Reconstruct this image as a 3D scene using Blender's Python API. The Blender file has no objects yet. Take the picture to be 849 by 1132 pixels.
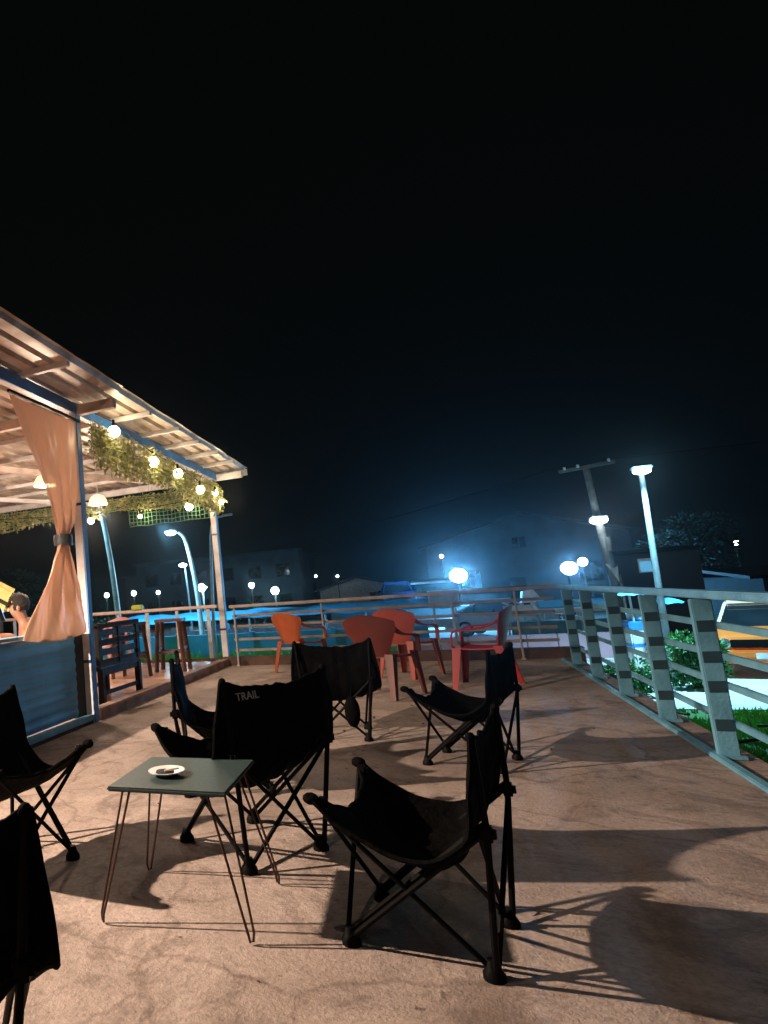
import bpy, bmesh, math, random
from mathutils import Vector, Matrix, noise
random.seed(7)
R = math.radians
scene = bpy.context.scene
col = scene.collection

# ------------------------------------------------------------------ camera
EYE = Vector((0, 0, 1.2))
yaw, pitch, roll = R(-25.547), R(7.911), R(-4.066)
fw = Vector((math.sin(yaw)*math.cos(pitch), math.cos(yaw)*math.cos(pitch), math.sin(pitch)))
r0 = Vector((math.cos(yaw), -math.sin(yaw), 0)); u0 = r0.cross(fw)
rt = r0*math.cos(roll) + u0*math.sin(roll); up = -r0*math.sin(roll) + u0*math.cos(roll)
cd = bpy.data.cameras.new('camera'); cam = bpy.data.objects.new('camera', cd); col.objects.link(cam)
m = Matrix((rt, up, -fw)).transposed().to_4x4(); m.translation = EYE
cam.matrix_world = m
cd.sensor_fit = 'VERTICAL'; cd.sensor_height = 36; cd.sensor_width = 27
cd.lens = 36*722/1132; cd.shift_x = (424.5-130)/1132; cd.shift_y = 0
cd.clip_start = 0.05; cd.clip_end = 1000
scene.camera = cam

# ------------------------------------------------------------------ world, exposure
w = bpy.data.worlds.new('World'); scene.world = w; w.use_nodes = True
nt = w.node_tree; nt.nodes.clear()
wo = nt.nodes.new('ShaderNodeOutputWorld'); bg = nt.nodes.new('ShaderNodeBackground')
tc = nt.nodes.new('ShaderNodeTexCoord'); sp = nt.nodes.new('ShaderNodeSeparateXYZ'); rp = nt.nodes.new('ShaderNodeValToRGB')
nt.links.new(tc.outputs['Generated'], sp.inputs[0]); nt.links.new(sp.outputs['Z'], rp.inputs[0])
rp.color_ramp.elements[0].position = 0.0; rp.color_ramp.elements[0].color = (0.0010, 0.0019, 0.0025, 1)
rp.color_ramp.elements[1].position = 0.45; rp.color_ramp.elements[1].color = (0.0013, 0.0019, 0.0019, 1)
nt.links.new(rp.outputs[0], bg.inputs[0]); bg.inputs[1].default_value = 1.0
nt.links.new(bg.outputs[0], wo.inputs[0])
vs = scene.view_settings
scene.display_settings.display_device = 'sRGB'
vs.view_transform = 'Standard'; vs.look = 'None'; vs.gamma = 1; vs.use_curve_mapping = False
vs.exposure = 0.0
scene.cycles.use_denoising = True
scene.cycles.max_bounces = 6; scene.cycles.volume_bounces = 0
scene.cycles.sample_clamp_indirect = 3.0

WARM = (1.0, 0.76, 0.58); CREAM = (1.0, 0.78, 0.48); COLD = (0.28, 0.74, 1.0); FLOOD = (0.10, 0.50, 1.0)

# ------------------------------------------------------------------ materials
MATS = {}
def mat(name, c, rough=0.6, metal=0.0, c2=None, scale=6.0, bump=0.0, bscale=40.0, detail=5, spec=0.5, trans=0.0, lo=0.35, hi=0.65):
    if name in MATS: return MATS[name]
    m = bpy.data.materials.new(name); m.use_nodes = True
    t = m.node_tree; b = t.nodes['Principled BSDF']
    b.inputs['Roughness'].default_value = rough; b.inputs['Metallic'].default_value = metal
    b.inputs['Specular IOR Level'].default_value = spec
    co = t.nodes.new('ShaderNodeTexCoord')
    n = t.nodes.new('ShaderNodeTexNoise'); n.inputs['Scale'].default_value = scale; n.inputs['Detail'].default_value = detail
    t.links.new(co.outputs['Object'], n.inputs['Vector'])
    if c2 is None: c2 = tuple(x*0.72 for x in c)
    r = t.nodes.new('ShaderNodeValToRGB')
    r.color_ramp.elements[0].position = lo; r.color_ramp.elements[0].color = (*c2, 1)
    r.color_ramp.elements[1].position = hi; r.color_ramp.elements[1].color = (*c, 1)
    t.links.new(n.outputs['Fac'], r.inputs[0]); t.links.new(r.outputs[0], b.inputs['Base Color'])
    if bump:
        n2 = t.nodes.new('ShaderNodeTexNoise'); n2.inputs['Scale'].default_value = bscale; n2.inputs['Detail'].default_value = 4
        t.links.new(co.outputs['Object'], n2.inputs['Vector'])
        bp = t.nodes.new('ShaderNodeBump'); bp.inputs['Strength'].default_value = bump; bp.inputs['Distance'].default_value = 0.02
        t.links.new(n2.outputs['Fac'], bp.inputs['Height']); t.links.new(bp.outputs[0], b.inputs['Normal'])
    MATS[name] = m
    return m
def glow(name, c, s):
    if name in MATS: return MATS[name]
    m = bpy.data.materials.new(name); m.use_nodes = True
    b = m.node_tree.nodes['Principled BSDF']
    b.inputs['Base Color'].default_value = (*[0.6*x for x in c], 1)
    b.inputs['Emission Color'].default_value = (*c, 1); b.inputs['Emission Strength'].default_value = s
    MATS[name] = m
    return m

# deck concrete: tan screed with stains, hairline cracks and scuffs
def deck_material():
    m = bpy.data.materials.new('deck_concrete'); m.use_nodes = True
    t = m.node_tree; b = t.nodes['Principled BSDF']; N = t.nodes.new; L = t.links.new
    co = N('ShaderNodeTexCoord')
    def noi(scale, det=6, ro=0.6, dist=0.0):
        n = N('ShaderNodeTexNoise'); n.inputs['Scale'].default_value = scale; n.inputs['Detail'].default_value = det
        n.inputs['Roughness'].default_value = ro; n.inputs['Distortion'].default_value = dist
        L(co.outputs['Object'], n.inputs['Vector']); return n
    def ramp(src, p0, c0, p1, c1):
        r = N('ShaderNodeValToRGB'); r.color_ramp.elements[0].position = p0; r.color_ramp.elements[0].color = (*c0, 1)
        r.color_ramp.elements[1].position = p1; r.color_ramp.elements[1].color = (*c1, 1); L(src, r.inputs[0]); return r
    def mul(a, bb, f=1.0):
        x = N('ShaderNodeMix'); x.data_type = 'RGBA'; x.blend_type = 'MULTIPLY'; x.inputs[0].default_value = f
        L(a, x.inputs[6]); L(bb, x.inputs[7]); return x
    base = ramp(noi(1.1, 8, 0.62, 0.6).outputs['Fac'], 0.33, (0.25, 0.195, 0.165), 0.66, (0.46, 0.375, 0.335))
    st = ramp(noi(2.6, 9, 0.72, 1.6).outputs['Fac'], 0.38, (0.48, 0.44, 0.42), 0.50, (1, 1, 1))
    fine = ramp(noi(38, 6, 0.75).outputs['Fac'], 0.33, (0.66, 0.63, 0.60), 0.6, (1.06, 1.05, 1.04))
    spots = ramp(noi(13, 4, 0.6).outputs['Fac'], 0.29, (0.25, 0.21, 0.19), 0.345, (1, 1, 1))
    vo = N('ShaderNodeTexVoronoi'); vo.feature = 'DISTANCE_TO_EDGE'; vo.inputs['Scale'].default_value = 0.9
    wn = noi(2.5, 5, 0.6); mx = N('ShaderNodeMix'); mx.data_type = 'RGBA'; mx.inputs[0].default_value = 0.22
    L(co.outputs['Object'], mx.inputs[6]); L(wn.outputs['Color'], mx.inputs[7]); L(mx.outputs[2], vo.inputs['Vector'])
    cr = ramp(vo.outputs['Distance'], 0.0, (0.42, 0.36, 0.33), 0.012, (1, 1, 1))
    x = mul(base.outputs[0], st.outputs[0], 0.75); x = mul(x.outputs[2], fine.outputs[0], 0.9)
    x = mul(x.outputs[2], spots.outputs[0], 0.8); x = mul(x.outputs[2], cr.outputs[0], 0.55)
    L(x.outputs[2], b.inputs['Base Color'])
    rr = N('ShaderNodeMapRange'); rr.inputs['To Min'].default_value = 0.55; rr.inputs['To Max'].default_value = 0.9
    L(noi(2.0).outputs['Fac'], rr.inputs[0]); L(rr.outputs[0], b.inputs['Roughness'])
    bp = N('ShaderNodeBump'); bp.inputs['Strength'].default_value = 0.55; bp.inputs['Distance'].default_value = 0.012
    ad = N('ShaderNodeMath'); ad.operation = 'ADD'
    L(noi(14, 8, 0.7).outputs['Fac'], ad.inputs[0]); L(noi(70, 4, 0.7).outputs['Fac'], ad.inputs[1])
    L(ad.outputs[0], bp.inputs['Height']); L(bp.outputs[0], b.inputs['Normal'])
    return m

DECK = deck_material()
BLACKFAB = mat('black_fabric', (0.0034, 0.0032, 0.0031), 0.75, c2=(0.002, 0.0019, 0.0018), scale=9, bump=0.6, bscale=22, spec=0.02)
BLACKTUBE = mat('black_steel', (0.0035, 0.0033, 0.0033), 0.55, 0.0, scale=20, spec=0.06)
BLACKPLASTIC = mat('black_plastic', (0.0035, 0.0035, 0.0035), 0.55, scale=20, spec=0.06)
PALEBLUE = mat('pale_blue_paint', (0.145, 0.38, 0.52), 0.5, 0.0, c2=(0.09, 0.26, 0.37), scale=5, bump=0.25, bscale=50)
DARKCLAMP = mat('dark_clamp', (0.018, 0.055, 0.078), 0.6, scale=9)
WHITEPAINT = mat('white_paint', (0.72, 0.70, 0.70), 0.5, c2=(0.5, 0.47, 0.46), scale=4, bump=0.15)
BLUEPAINT = mat('blue_paint', (0.03, 0.22, 0.62), 0.5, c2=(0.02, 0.14, 0.42), scale=4, bump=0.15)
BLUEWALL = mat('blue_sheet_paint', (0.10, 0.45, 0.85), 0.5, c2=(0.065, 0.28, 0.58), scale=2.2, bump=0.35, bscale=8)
ROOF = mat('weathered_sheet', (0.58, 0.49, 0.42), 0.45, 0.2, c2=(0.25, 0.175, 0.13), scale=3.0, bump=0.15, bscale=12)
TIMBER = mat('pale_timber', (0.66, 0.55, 0.48), 0.7, c2=(0.45, 0.35, 0.29), scale=5, bump=0.3, bscale=25)
DARKWOOD = mat('dark_wood', (0.016, 0.010, 0.007), 0.55, c2=(0.009, 0.006, 0.004), scale=8, bump=0.3, bscale=25, spec=0.12)
STOOLWOOD = mat('stool_wood', (0.10, 0.035, 0.022), 0.5, c2=(0.05, 0.02, 0.014), scale=8)
TILE = mat('floor_tile', (0.58, 0.34, 0.22), 0.25, c2=(0.40, 0.22, 0.14), scale=2.5, bump=0.1)
KERB = mat('brown_kerb', (0.10, 0.055, 0.038), 0.85, c2=(0.06, 0.035, 0.026), scale=4, bump=0.5, bscale=18)
TABLETOP = mat('slate_top', (0.04, 0.065, 0.067), 0.5, c2=(0.024, 0.042, 0.043), scale=60, bump=0.1, bscale=160, spec=0.25)
HAIRPIN = mat('rusty_rod', (0.07, 0.035, 0.022), 0.5, 0.5, scale=25)
CERAMIC = mat('white_ceramic', (0.75, 0.73, 0.72), 0.25, c2=(0.62, 0.6, 0.58), scale=14)
ASH = mat('cigarette_ash', (0.03, 0.03, 0.035), 0.9, c2=(0.008, 0.008, 0.009), scale=70, bump=0.6, bscale=90)
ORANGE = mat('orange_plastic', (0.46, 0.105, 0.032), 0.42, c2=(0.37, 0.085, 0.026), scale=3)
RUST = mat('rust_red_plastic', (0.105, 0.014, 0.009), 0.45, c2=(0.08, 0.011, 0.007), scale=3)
RED = mat('red_plastic', (0.36, 0.012, 0.014), 0.42, c2=(0.27, 0.009, 0.011), scale=3)
PINKPLASTIC = mat('pink_plastic', (0.62, 0.28, 0.25), 0.45, scale=3)
LEAF = mat('garland_leaf', (0.36, 0.36, 0.14), 0.6, c2=(0.15, 0.17, 0.055), scale=4)
NET = mat('green_net', (0.05, 0.13, 0.06), 0.8, scale=9)
GALV = mat('galvanised_pole', (0.55, 0.58, 0.60), 0.45, 0.3, c2=(0.40, 0.43, 0.45), scale=8)
OLDWOODPOLE = mat('old_pole', (0.10, 0.105, 0.10), 0.85, c2=(0.055, 0.055, 0.05), scale=5, bump=0.3)
GRASS = mat('grass_blades', (0.17, 0.46, 0.09), 0.7, c2=(0.08, 0.26, 0.04), scale=3)
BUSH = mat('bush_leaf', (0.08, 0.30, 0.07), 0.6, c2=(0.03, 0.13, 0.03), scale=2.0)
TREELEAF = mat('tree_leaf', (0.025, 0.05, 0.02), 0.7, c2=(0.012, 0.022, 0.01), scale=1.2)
BARK = mat('bark', (0.12, 0.085, 0.06), 0.9, c2=(0.06, 0.04, 0.03), scale=9, bump=0.6)
GROUND = mat('dry_ground', (0.10, 0.095, 0.08), 0.95, c2=(0.05, 0.055, 0.04), scale=0.35, bump=0.5, bscale=6)
LAWN = mat('lawn_soil', (0.07, 0.22, 0.04), 0.95, c2=(0.04, 0.12, 0.025), scale=1.1, bump=0.5, bscale=20)
CONC = mat('pale_concrete', (0.66, 0.66, 0.63), 0.85, c2=(0.52, 0.52, 0.50), scale=0.8, bump=0.3, bscale=14)
PINKWALL = mat('pink_wall', (0.52, 0.26, 0.30), 0.85, c2=(0.40, 0.20, 0.23), scale=1.5, bump=0.2)
PLASTER = mat('grey_plaster', (0.095, 0.11, 0.12), 0.9, c2=(0.055, 0.065, 0.07), scale=0.6, bump=0.2)
ROOFTILE = mat('dull_roof', (0.09, 0.08, 0.075), 0.85, c2=(0.05, 0.045, 0.045), scale=1.5)
DARKGLASS = mat('dark_glass', (0.012, 0.016, 0.02), 0.08, c2=(0.008, 0.01, 0.012), scale=2)
TAXI = mat('orange_car_paint', (0.72, 0.15, 0.02), 0.35, c2=(0.66, 0.135, 0.018), scale=2)
TAXIROOF = mat('cream_car_paint', (0.80, 0.52, 0.38), 0.35, scale=2)
TYRE = mat('tyre_rubber', (0.015, 0.015, 0.015), 0.85, scale=20)
CHROME = mat('chrome', (0.65, 0.65, 0.65), 0.2, 0.9, scale=20)
WHITECAR = mat('white_car_paint', (0.65, 0.68, 0.7), 0.3, scale=2)
BLUECAR = mat('blue_car_paint', (0.006, 0.025, 0.09), 0.3, scale=2)
TARP = mat('blue_tarpaulin', (0.07, 0.45, 0.80), 0.6, c2=(0.04, 0.32, 0.62), scale=0.9, bump=0.4, bscale=5)
SKIN = mat('brown_skin', (0.36, 0.19, 0.12), 0.5, c2=(0.30, 0.15, 0.095), scale=12)
HAIR = mat('black_hair', (0.012, 0.010, 0.009), 0.6, scale=60, bump=0.8, bscale=120)
MAROON = mat('maroon_cloth', (0.12, 0.025, 0.018), 0.8, scale=12, bump=0.3)
YELLOWCLOTH = mat('yellow_cloth', (0.55, 0.48, 0.16), 0.7, c2=(0.42, 0.36, 0.11), scale=12)
GREENBOX = mat('lime_plastic', (0.42, 0.52, 0.06), 0.5, scale=9)

# ------------------------------------------------------------------ mesh helpers
class MB:
    def __init__(s): s.bm = bmesh.new()
    def box(s, c, size, rz=0, rx=0, ry=0, bev=0.0):
        mt = Matrix.Translation(c) @ Matrix.Rotation(rz, 4, 'Z') @ Matrix.Rotation(ry, 4, 'Y') @ Matrix.Rotation(rx, 4, 'X') @ Matrix.Diagonal((*size, 1))
        r = bmesh.ops.create_cube(s.bm, size=1, matrix=mt)
        if bev:
            es = list({e for v in r['verts'] for e in v.link_edges})
            bmesh.ops.bevel(s.bm, geom=es, offset=bev, segments=2, affect='EDGES', clamp_overlap=True)
        return s
    def span(s, a, b, wdt, hgt, roll_up=Vector((0, 0, 1)), bev=0.0):
        a, b = Vector(a), Vector(b); d = b-a; y = d.normalized(); x = y.cross(roll_up)
        if x.length < 1e-4: x = y.cross(Vector((1, 0, 0)))
        x.normalize(); z = x.cross(y)
        mt = Matrix((x*wdt, y*d.length, z*hgt)).transposed().to_4x4(); mt.translation = (a+b)/2
        r = bmesh.ops.create_cube(s.bm, size=1, matrix=mt)
        if bev:
            es = list({e for v in r['verts'] for e in v.link_edges})
            bmesh.ops.bevel(s.bm, geom=es, offset=bev, segments=2, affect='EDGES', clamp_overlap=True)
        return s
    def tube(s, pts, r, n=10, cap=True):
        pts = [Vector(p) for p in pts]; rs = r if isinstance(r, (list, tuple)) else [r]*len(pts)
        rings = []; prev = None
        for i, p in enumerate(pts):
            t = (pts[min(i+1, len(pts)-1)] - pts[max(i-1, 0)]).normalized()
            if prev is None:
                a = t.cross(Vector((0, 0, 1)));
                if a.length < 1e-3: a = t.cross(Vector((1, 0, 0)))
            else: a = prev - t*prev.dot(t)
            a.normalize(); prev = a; b = t.cross(a)
            rings.append([s.bm.verts.new(p + (a*math.cos(2*math.pi*k/n) + b*math.sin(2*math.pi*k/n))*rs[i]) for k in range(n)])
        for i in range(len(rings)-1):
            for k in range(n): s.bm.faces.new((rings[i][k], rings[i][(k+1) % n], rings[i+1][(k+1) % n], rings[i+1][k]))
        if cap: s.bm.faces.new(rings[0][::-1]); s.bm.faces.new(rings[-1])
        return s
    def lathe(s, prof, c=(0, 0, 0), n=24, axis='Z'):
        c = Vector(c); rings = []
        for r, h in prof:
            rings.append([])
            for k in range(n):
                a = 2*math.pi*k/n; p = Vector((r*math.cos(a), r*math.sin(a), h))
                if axis == 'X': p = Vector((p.z, p.x, p.y))
                if axis == 'Y': p = Vector((p.y, p.z, p.x))
                rings[-1].append(s.bm.verts.new(c+p))
        for i in range(len(rings)-1):
            for k in range(n):
                try: s.bm.faces.new((rings[i][k], rings[i][(k+1) % n], rings[i+1][(k+1) % n], rings[i+1][k]))
                except ValueError: pass
        return s
    def ball(s, c, r, sc=(1, 1, 1), sub=2):
        bmesh.ops.create_icosphere(s.bm, subdivisions=sub, radius=r, matrix=Matrix.Translation(c) @ Matrix.Diagonal((*sc, 1))); return s
    def sheet(s, fn, nu, nv, th):
        """closed thick sheet from fn(u, v) -> point, u, v in 0..1; th = thickness along the normal"""
        P = [[Vector(fn(i/nu, j/nv)) for j in range(nv+1)] for i in range(nu+1)]
        A = []; B = []
        for i in range(nu+1):
            ra = []; rb = []
            for j in range(nv+1):
                du = P[min(i+1, nu)][j]-P[max(i-1, 0)][j]; dv = P[i][min(j+1, nv)]-P[i][max(j-1, 0)]
                nn = du.cross(dv); nn = nn.normalized() if nn.length > 1e-9 else Vector((0, 0, 1))
                ra.append(s.bm.verts.new(P[i][j]+nn*th/2)); rb.append(s.bm.verts.new(P[i][j]-nn*th/2))
            A.append(ra); B.append(rb)
        F = s.bm.faces.new
        for i in range(nu):
            for j in range(nv):
                F((A[i][j], A[i+1][j], A[i+1][j+1], A[i][j+1])); F((B[i][j], B[i][j+1], B[i+1][j+1], B[i+1][j]))
        for i in range(nu):
            F((A[i][0], B[i][0], B[i+1][0], A[i+1][0])); F((A[i][nv], A[i+1][nv], B[i+1][nv], B[i][nv]))
        for j in range(nv):
            F((A[0][j], A[0][j+1], B[0][j+1], B[0][j])); F((A[nu][j], B[nu][j], B[nu][j+1], A[nu][j+1]))
        return s
    def prism(s, poly, y0, y1, plane='XZ'):
        def P(a, b, t): return {'XZ': (a, t, b), 'YZ': (t, a, b), 'XY': (a, b, t)}[plane]
        a = [s.bm.verts.new(P(x, z, y0)) for x, z in poly]; b = [s.bm.verts.new(P(x, z, y1)) for x, z in poly]
        n = len(poly)
        s.bm.faces.new(a); s.bm.faces.new(b[::-1])
        for i in range(n): s.bm.faces.new((a[i], b[i], b[(i+1) % n], a[(i+1) % n]))
        return s
    def leaf(s, c, L, W, d, nrm):
        d = d.normalized(); x = d.cross(nrm)
        if x.length < 1e-3: x = d.cross(Vector((1, 0.3, 0)))
        x.normalize(); c = Vector(c); up_ = x.cross(d)*L*0.12
        v = [s.bm.verts.new(q) for q in (c, c+d*L*0.5+x*W/2+up_, c+d*L, c+d*L*0.5-x*W/2+up_)]
        s.bm.faces.new(v); return s
    def build(s, name, m, parent=None, smooth=True, loc=None, ang=35):
        bmesh.ops.recalc_face_normals(s.bm, faces=s.bm.faces)
        me = bpy.data.meshes.new(name); s.bm.to_mesh(me); s.bm.free()
        me.materials.append(m)
        if smooth:
            me.polygons.foreach_set('use_smooth', [True]*len(me.polygons))
            try: me.set_sharp_from_angle(angle=R(ang))
            except Exception: pass
        o = bpy.data.objects.new(name, me); col.objects.link(o)
        if parent: o.parent = parent
        if loc: o.location = loc
        return o
def tag(o, label=None, cat=None, group=None, kind=None):
    if label: o['label'] = label
    if cat: o['category'] = cat
    if group: o['group'] = group
    if kind: o['kind'] = kind
    return o
def empty(name, loc=(0, 0, 0), rz=0, label=None, cat=None, group=None):
    o = bpy.data.objects.new(name, None); col.objects.link(o); o.empty_display_size = 0.1
    o.location = loc; o.rotation_euler = (0, 0, rz)
    return tag(o, label, cat, group)
def copy_tree(o, parent=None):
    c = o.copy(); col.objects.link(c); c.parent = parent
    for ch in list(o.children): copy_tree(ch, c)
    return c
def point_light(name, parent, loc, power, color, radius=0.05):
    d = bpy.data.lights.new(name, 'POINT'); d.energy = power; d.color = color; d.shadow_soft_size = radius
    o = bpy.data.objects.new(name, d); col.objects.link(o); o.parent = parent; o.location = loc
    return o
def spline(xs, ys, t):
    n = len(xs)
    if t <= xs[0]: return ys[0]
    if t >= xs[-1]: return ys[-1]
    for i in range(n-1):
        if xs[i] <= t <= xs[i+1]:
            f = (t-xs[i])/(xs[i+1]-xs[i])
            p0, p1, p2, p3 = ys[max(i-1, 0)], ys[i], ys[i+1], ys[min(i+2, n-1)]
            return 0.5*((2*p1)+(-p0+p2)*f+(2*p0-5*p1+4*p2-p3)*f*f+(-p0+3*p1-3*p2+p3)*f**3)

GZ = -1.1   # ground level below the deck
# ================================================================== SETTING
b = MB(); b.box((0, 40, GZ-0.5), (260, 260, 1.0)); tag(b.build('ground', GROUND, smooth=False), 'dark bare ground around the raised deck', kind='structure')
# deck slab
b = MB(); b.box((-0.95, 3.0, -0.08), (5.1, 16.2, 0.16)); b.box((-0.95, 3.0, -0.62), (4.9, 16.0, 0.92))
tag(b.build('deck_floor', DECK, smooth=False), 'tan concrete deck floor with stains and cracks', kind='structure')
b = MB(); b.box((-0.9, 11.17, 0.02), (5.2, 0.14, 0.26), bev=0.012); tag(b.build('deck_kerb', KERB), 'brown kerb along the far end of the deck', kind='structure')
# pale road and lawns
b = MB()
b.prism([(2.4, 13.4), (14, 13.0), (30, 14), (30, 23.0), (14, 21.6), (3.2, 21.2), (2.0, 17.5)], GZ, GZ+0.03, 'XY')
tag(b.build('road', CONC, smooth=False), 'pale concrete road beside the lawn', kind='structure')
b = MB(); b.box((-6, 33.0, GZ+0.012), (50, 9, 0.024)); tag(b.build('street', CONC, smooth=False), 'pale street beyond the far railing', kind='structure')
b = MB(); b.prism([(1.75, 4), (16, 4), (16, 12.95), (2.3, 13.35), (1.75, 11.6)], GZ, GZ+0.02, 'XY'); b.box((-9.5, 21.4, GZ+0.01), (15, 6.0, 0.02))
tag(b.build('lawn', LAWN, smooth=False), 'green lawn around the deck', kind='structure')

def grass(rects, n, h0, h1, name, label):
    mb = MB()
    for k in range(n):
        x0, x1, y0, y1 = rects[k % len(rects)]
        x, y = random.uniform(x0, x1), random.uniform(y0, y1)
        if noise.noise(Vector((x*0.9, y*0.9, 3))) < -0.35: continue
        h = random.uniform(h0, h1)*(0.7+0.6*noise.noise(Vector((x*0.6, y*0.6, 9)))+0.2); a = random.uniform(0, 6.28); ww = random.uniform(0.012, 0.028)
        dx, dy = math.cos(a)*ww, math.sin(a)*ww; lx, ly = random.gauss(0, 0.3)*h, random.gauss(0, 0.3)*h
        v = [mb.bm.verts.new(q) for q in ((x-dx, y-dy, GZ+0.02), (x+dx, y+dy, GZ+0.02), (x+lx, y+ly, GZ+0.02+max(h, 0.03)))]
        mb.bm.faces.new(v)
    o = mb.build(name, GRASS, smooth=False); tag(o, label, 'grass', kind='stuff'); return o
grass([(1.9, 7.5, 7.5, 13.1)], 26000, 0.05, 0.15, 'grass', 'bright green grass beside the right railing')
grass([(-15, -3.4, 21.0, 24.2), (-3.4, -1.2, 21.0, 24.0)], 16000, 0.14, 0.34, 'grass', 'bright green grass strip in front of the long blue wall')

# ================================================================== LIGHTS OF THE PLACE
# pendant lamps in the pavilion
def pendant(loc, label, power, drop, rad=0.09):
    t = empty('pendant_lamp', loc, 0, label, 'lamp', 'pendant lamps under the pavilion roof')
    prof = [(0.012, 0.15), (0.05, 0.145), (0.10, 0.12), (0.135, 0.07), (0.15, 0.0), (0.146, 0.0), (0.13, 0.068), (0.095, 0.115), (0.012, 0.14)]
    MB().lathe(prof).build('lamp_shade', glow('lit_shade', (1.0, 0.62, 0.34), 1.9), t)
    MB().ball((0, 0, 0.03), 0.055).build('bulb', glow('warm_bulb', (1.0, 0.75, 0.45), 14), t)
    MB().tube([(0, 0, 0.14), (0, 0, 0.14+drop)], 0.006, 6).build('cord', WHITEPAINT, t)
    if rad < 0.09:      # deep shade: the light only leaves downwards
        sl = bpy.data.lights.new('pendant_light', 'SPOT'); sl.energy = power; sl.color = WARM; sl.shadow_soft_size = rad; sl.spot_size = R(164); sl.spot_blend = 0.25
        so = bpy.data.objects.new('pendant_light', sl); col.objects.link(so); so.parent = t; so.location = (0, 0, -0.06)
    else: point_light('pendant_light', t, (0, 0, -0.08), power, WARM, rad)
    return t
pendant((-4.63, 9.0, 2.75), 'glowing dome pendant lamp hanging between pavilion post and far garland', 130, 0.5)
pendant((-4.33, 7.0, 2.74), 'glowing dome pendant lamp showing through the tan curtain', 150, 0.5)
pendant((-7.0, 8.3, 2.75), 'dome pendant lamp deep inside pavilion, hidden behind the curtain', 150, 0.5)
pendant((-4.55, 1.75, 2.75), 'pendant lamp at near end of the pavilion, lighting the deck from left', 2300, 0.58, 0.035)
# mast lamp behind the camera that lights the deck from above
t = empty('deck_lamp', (-1.9, -0.9, 0), 0, 'steel lamp mast standing on near end of deck', 'lamp')
MB().tube([(0, 0, 0), (0, 0, 4.6), (0.25, 0.5, 5.0), (1.1, 1.7, 5.1)], [0.06, 0.045, 0.035, 0.03], 10).build('pole', GALV, t)
MB().box((1.15, 1.8, 5.06), (0.18, 0.36, 0.07), rz=R(-35), bev=0.02).build('lamp_head', GALV, t)
MB().box((1.15, 1.8, 5.018), (0.12, 0.28, 0.012), rz=R(-35)).build('lens', glow('warm_lens', (1.0, 0.75, 0.55), 6), t)
point_light('deck_light', t, (1.15, 1.8, 4.94), 92, (1.0, 0.80, 0.69), 0.05)

COLDLENS = glow('cold_lens', (0.72, 0.92, 1.0), 25)
def street_lamp(label, path, head, power, radii=(0.06, 0.045), lens=0.12, hd=(0.34, 0.18), rz=0.0, pm=None):
    base = Vector(path[0]); t = empty('street_lamp', base, 0, label, 'street lamp', 'street lamps around the deck')
    pts = [Vector(p)-base for p in path]; n = len(pts)
    # smooth the pole path
    fine = []
    for i in range((n-1)*6+1):
        q = i/6; fine.append(Vector([spline(list(range(n)), [p[a] for p in pts], q) for a in range(3)]))
    MB().tube(fine, [radii[0]+(radii[1]-radii[0])*i/(len(fine)-1) for i in range(len(fine))], 10).build('pole', pm or GALV, t)
    h = Vector(head)-base
    hb = MB().box(h+Vector((0, 0, 0.05)), (hd[0], hd[1], 0.07), rz=rz, bev=0.02).build('lamp_head', GALV, t)
    if power > 0:
        MB().ball(h+Vector((0, 0, -0.01)), lens, (1.2, 1.0, 0.55)).build('lens', COLDLENS, hb)
        sl = bpy.data.lights.new('street_light', 'SPOT'); sl.energy = power; sl.color = COLD; sl.shadow_soft_size = 0.08; sl.spot_size = R(126 if power > 2000 else 150); sl.spot_blend = 0.45
        point_light('lens_light', t, h+Vector((-0.06, -lens-0.12, -0.02)), power*(0.013 if power > 2000 else 0.10), COLD, 0.06)
        so = bpy.data.objects.new('street_light', sl); col.objects.link(so); so.parent = t; so.location = h+Vector((-0.12, -0.42, -lens*0.6-0.02))
    return t
street_lamp('tall white street lamp shining on straight pole behind the right railing', [(3.88, 16.5, GZ), (3.92, 16.5, 1.0), (3.97, 16.5, 3.06)], (3.95, 16.35, 3.1), 3000, (0.065, 0.045), 0.13, (0.34, 0.22), 0.0, mat('dull_galvanised', (0.15, 0.16, 0.165), 0.6, 0.0, c2=(0.10, 0.105, 0.11), scale=8))
street_lamp('curved white street lamp whose head hides behind the pavilion garland', [(-11.35, 23.3, GZ), (-11.42, 23.3, 0.6), (-11.58, 23.25, 3.0), (-11.9, 23.15, 5.3), (-12.4, 23.0, 6.2)], (-12.6, 22.95, 6.25), 1950, (0.13, 0.09), pm=WHITEPAINT)
street_lamp('curved white street lamp with glowing head, seen between bar stools and post', [(-9.08, 26.4, GZ), (-9.12, 26.4, 0.2), (-9.22, 26.4, 1.9), (-9.48, 26.35, 3.6), (-9.75, 26.25, 4.02)], (-10.05, 26.15, 4.02), 1950, (0.13, 0.06), 0.2, (0.5, 0.25), pm=WHITEPAINT)
street_lamp('smaller glowing street lamp below and beyond the curved one', [(-15.3, 42.4, GZ), (-15.35, 42.3, 2.0), (-15.4, 42.2, 3.45)], (-15.49, 42.1, 3.45), 500, (0.08, 0.05), 0.24, (0.5, 0.3))
street_lamp('low glowing street lamp in front of the far left building', [(-16.0, 47.4, GZ), (-16.0, 47.4, 1.9)], (-16.0, 47.3, 1.9), 300, (0.08, 0.05), 0.3, (0.5, 0.3))
street_lamp('unlit thin street lamp with short arm beside pavilion corner post', [(-6.8, 20.9, GZ), (-6.76, 20.9, 1.0), (-6.62, 20.95, 3.2), (-6.45, 21.05, 3.75), (-6.2, 21.1, 3.82)], (-6.05, 21.1, 3.8), 0, (0.06, 0.035))
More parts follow.
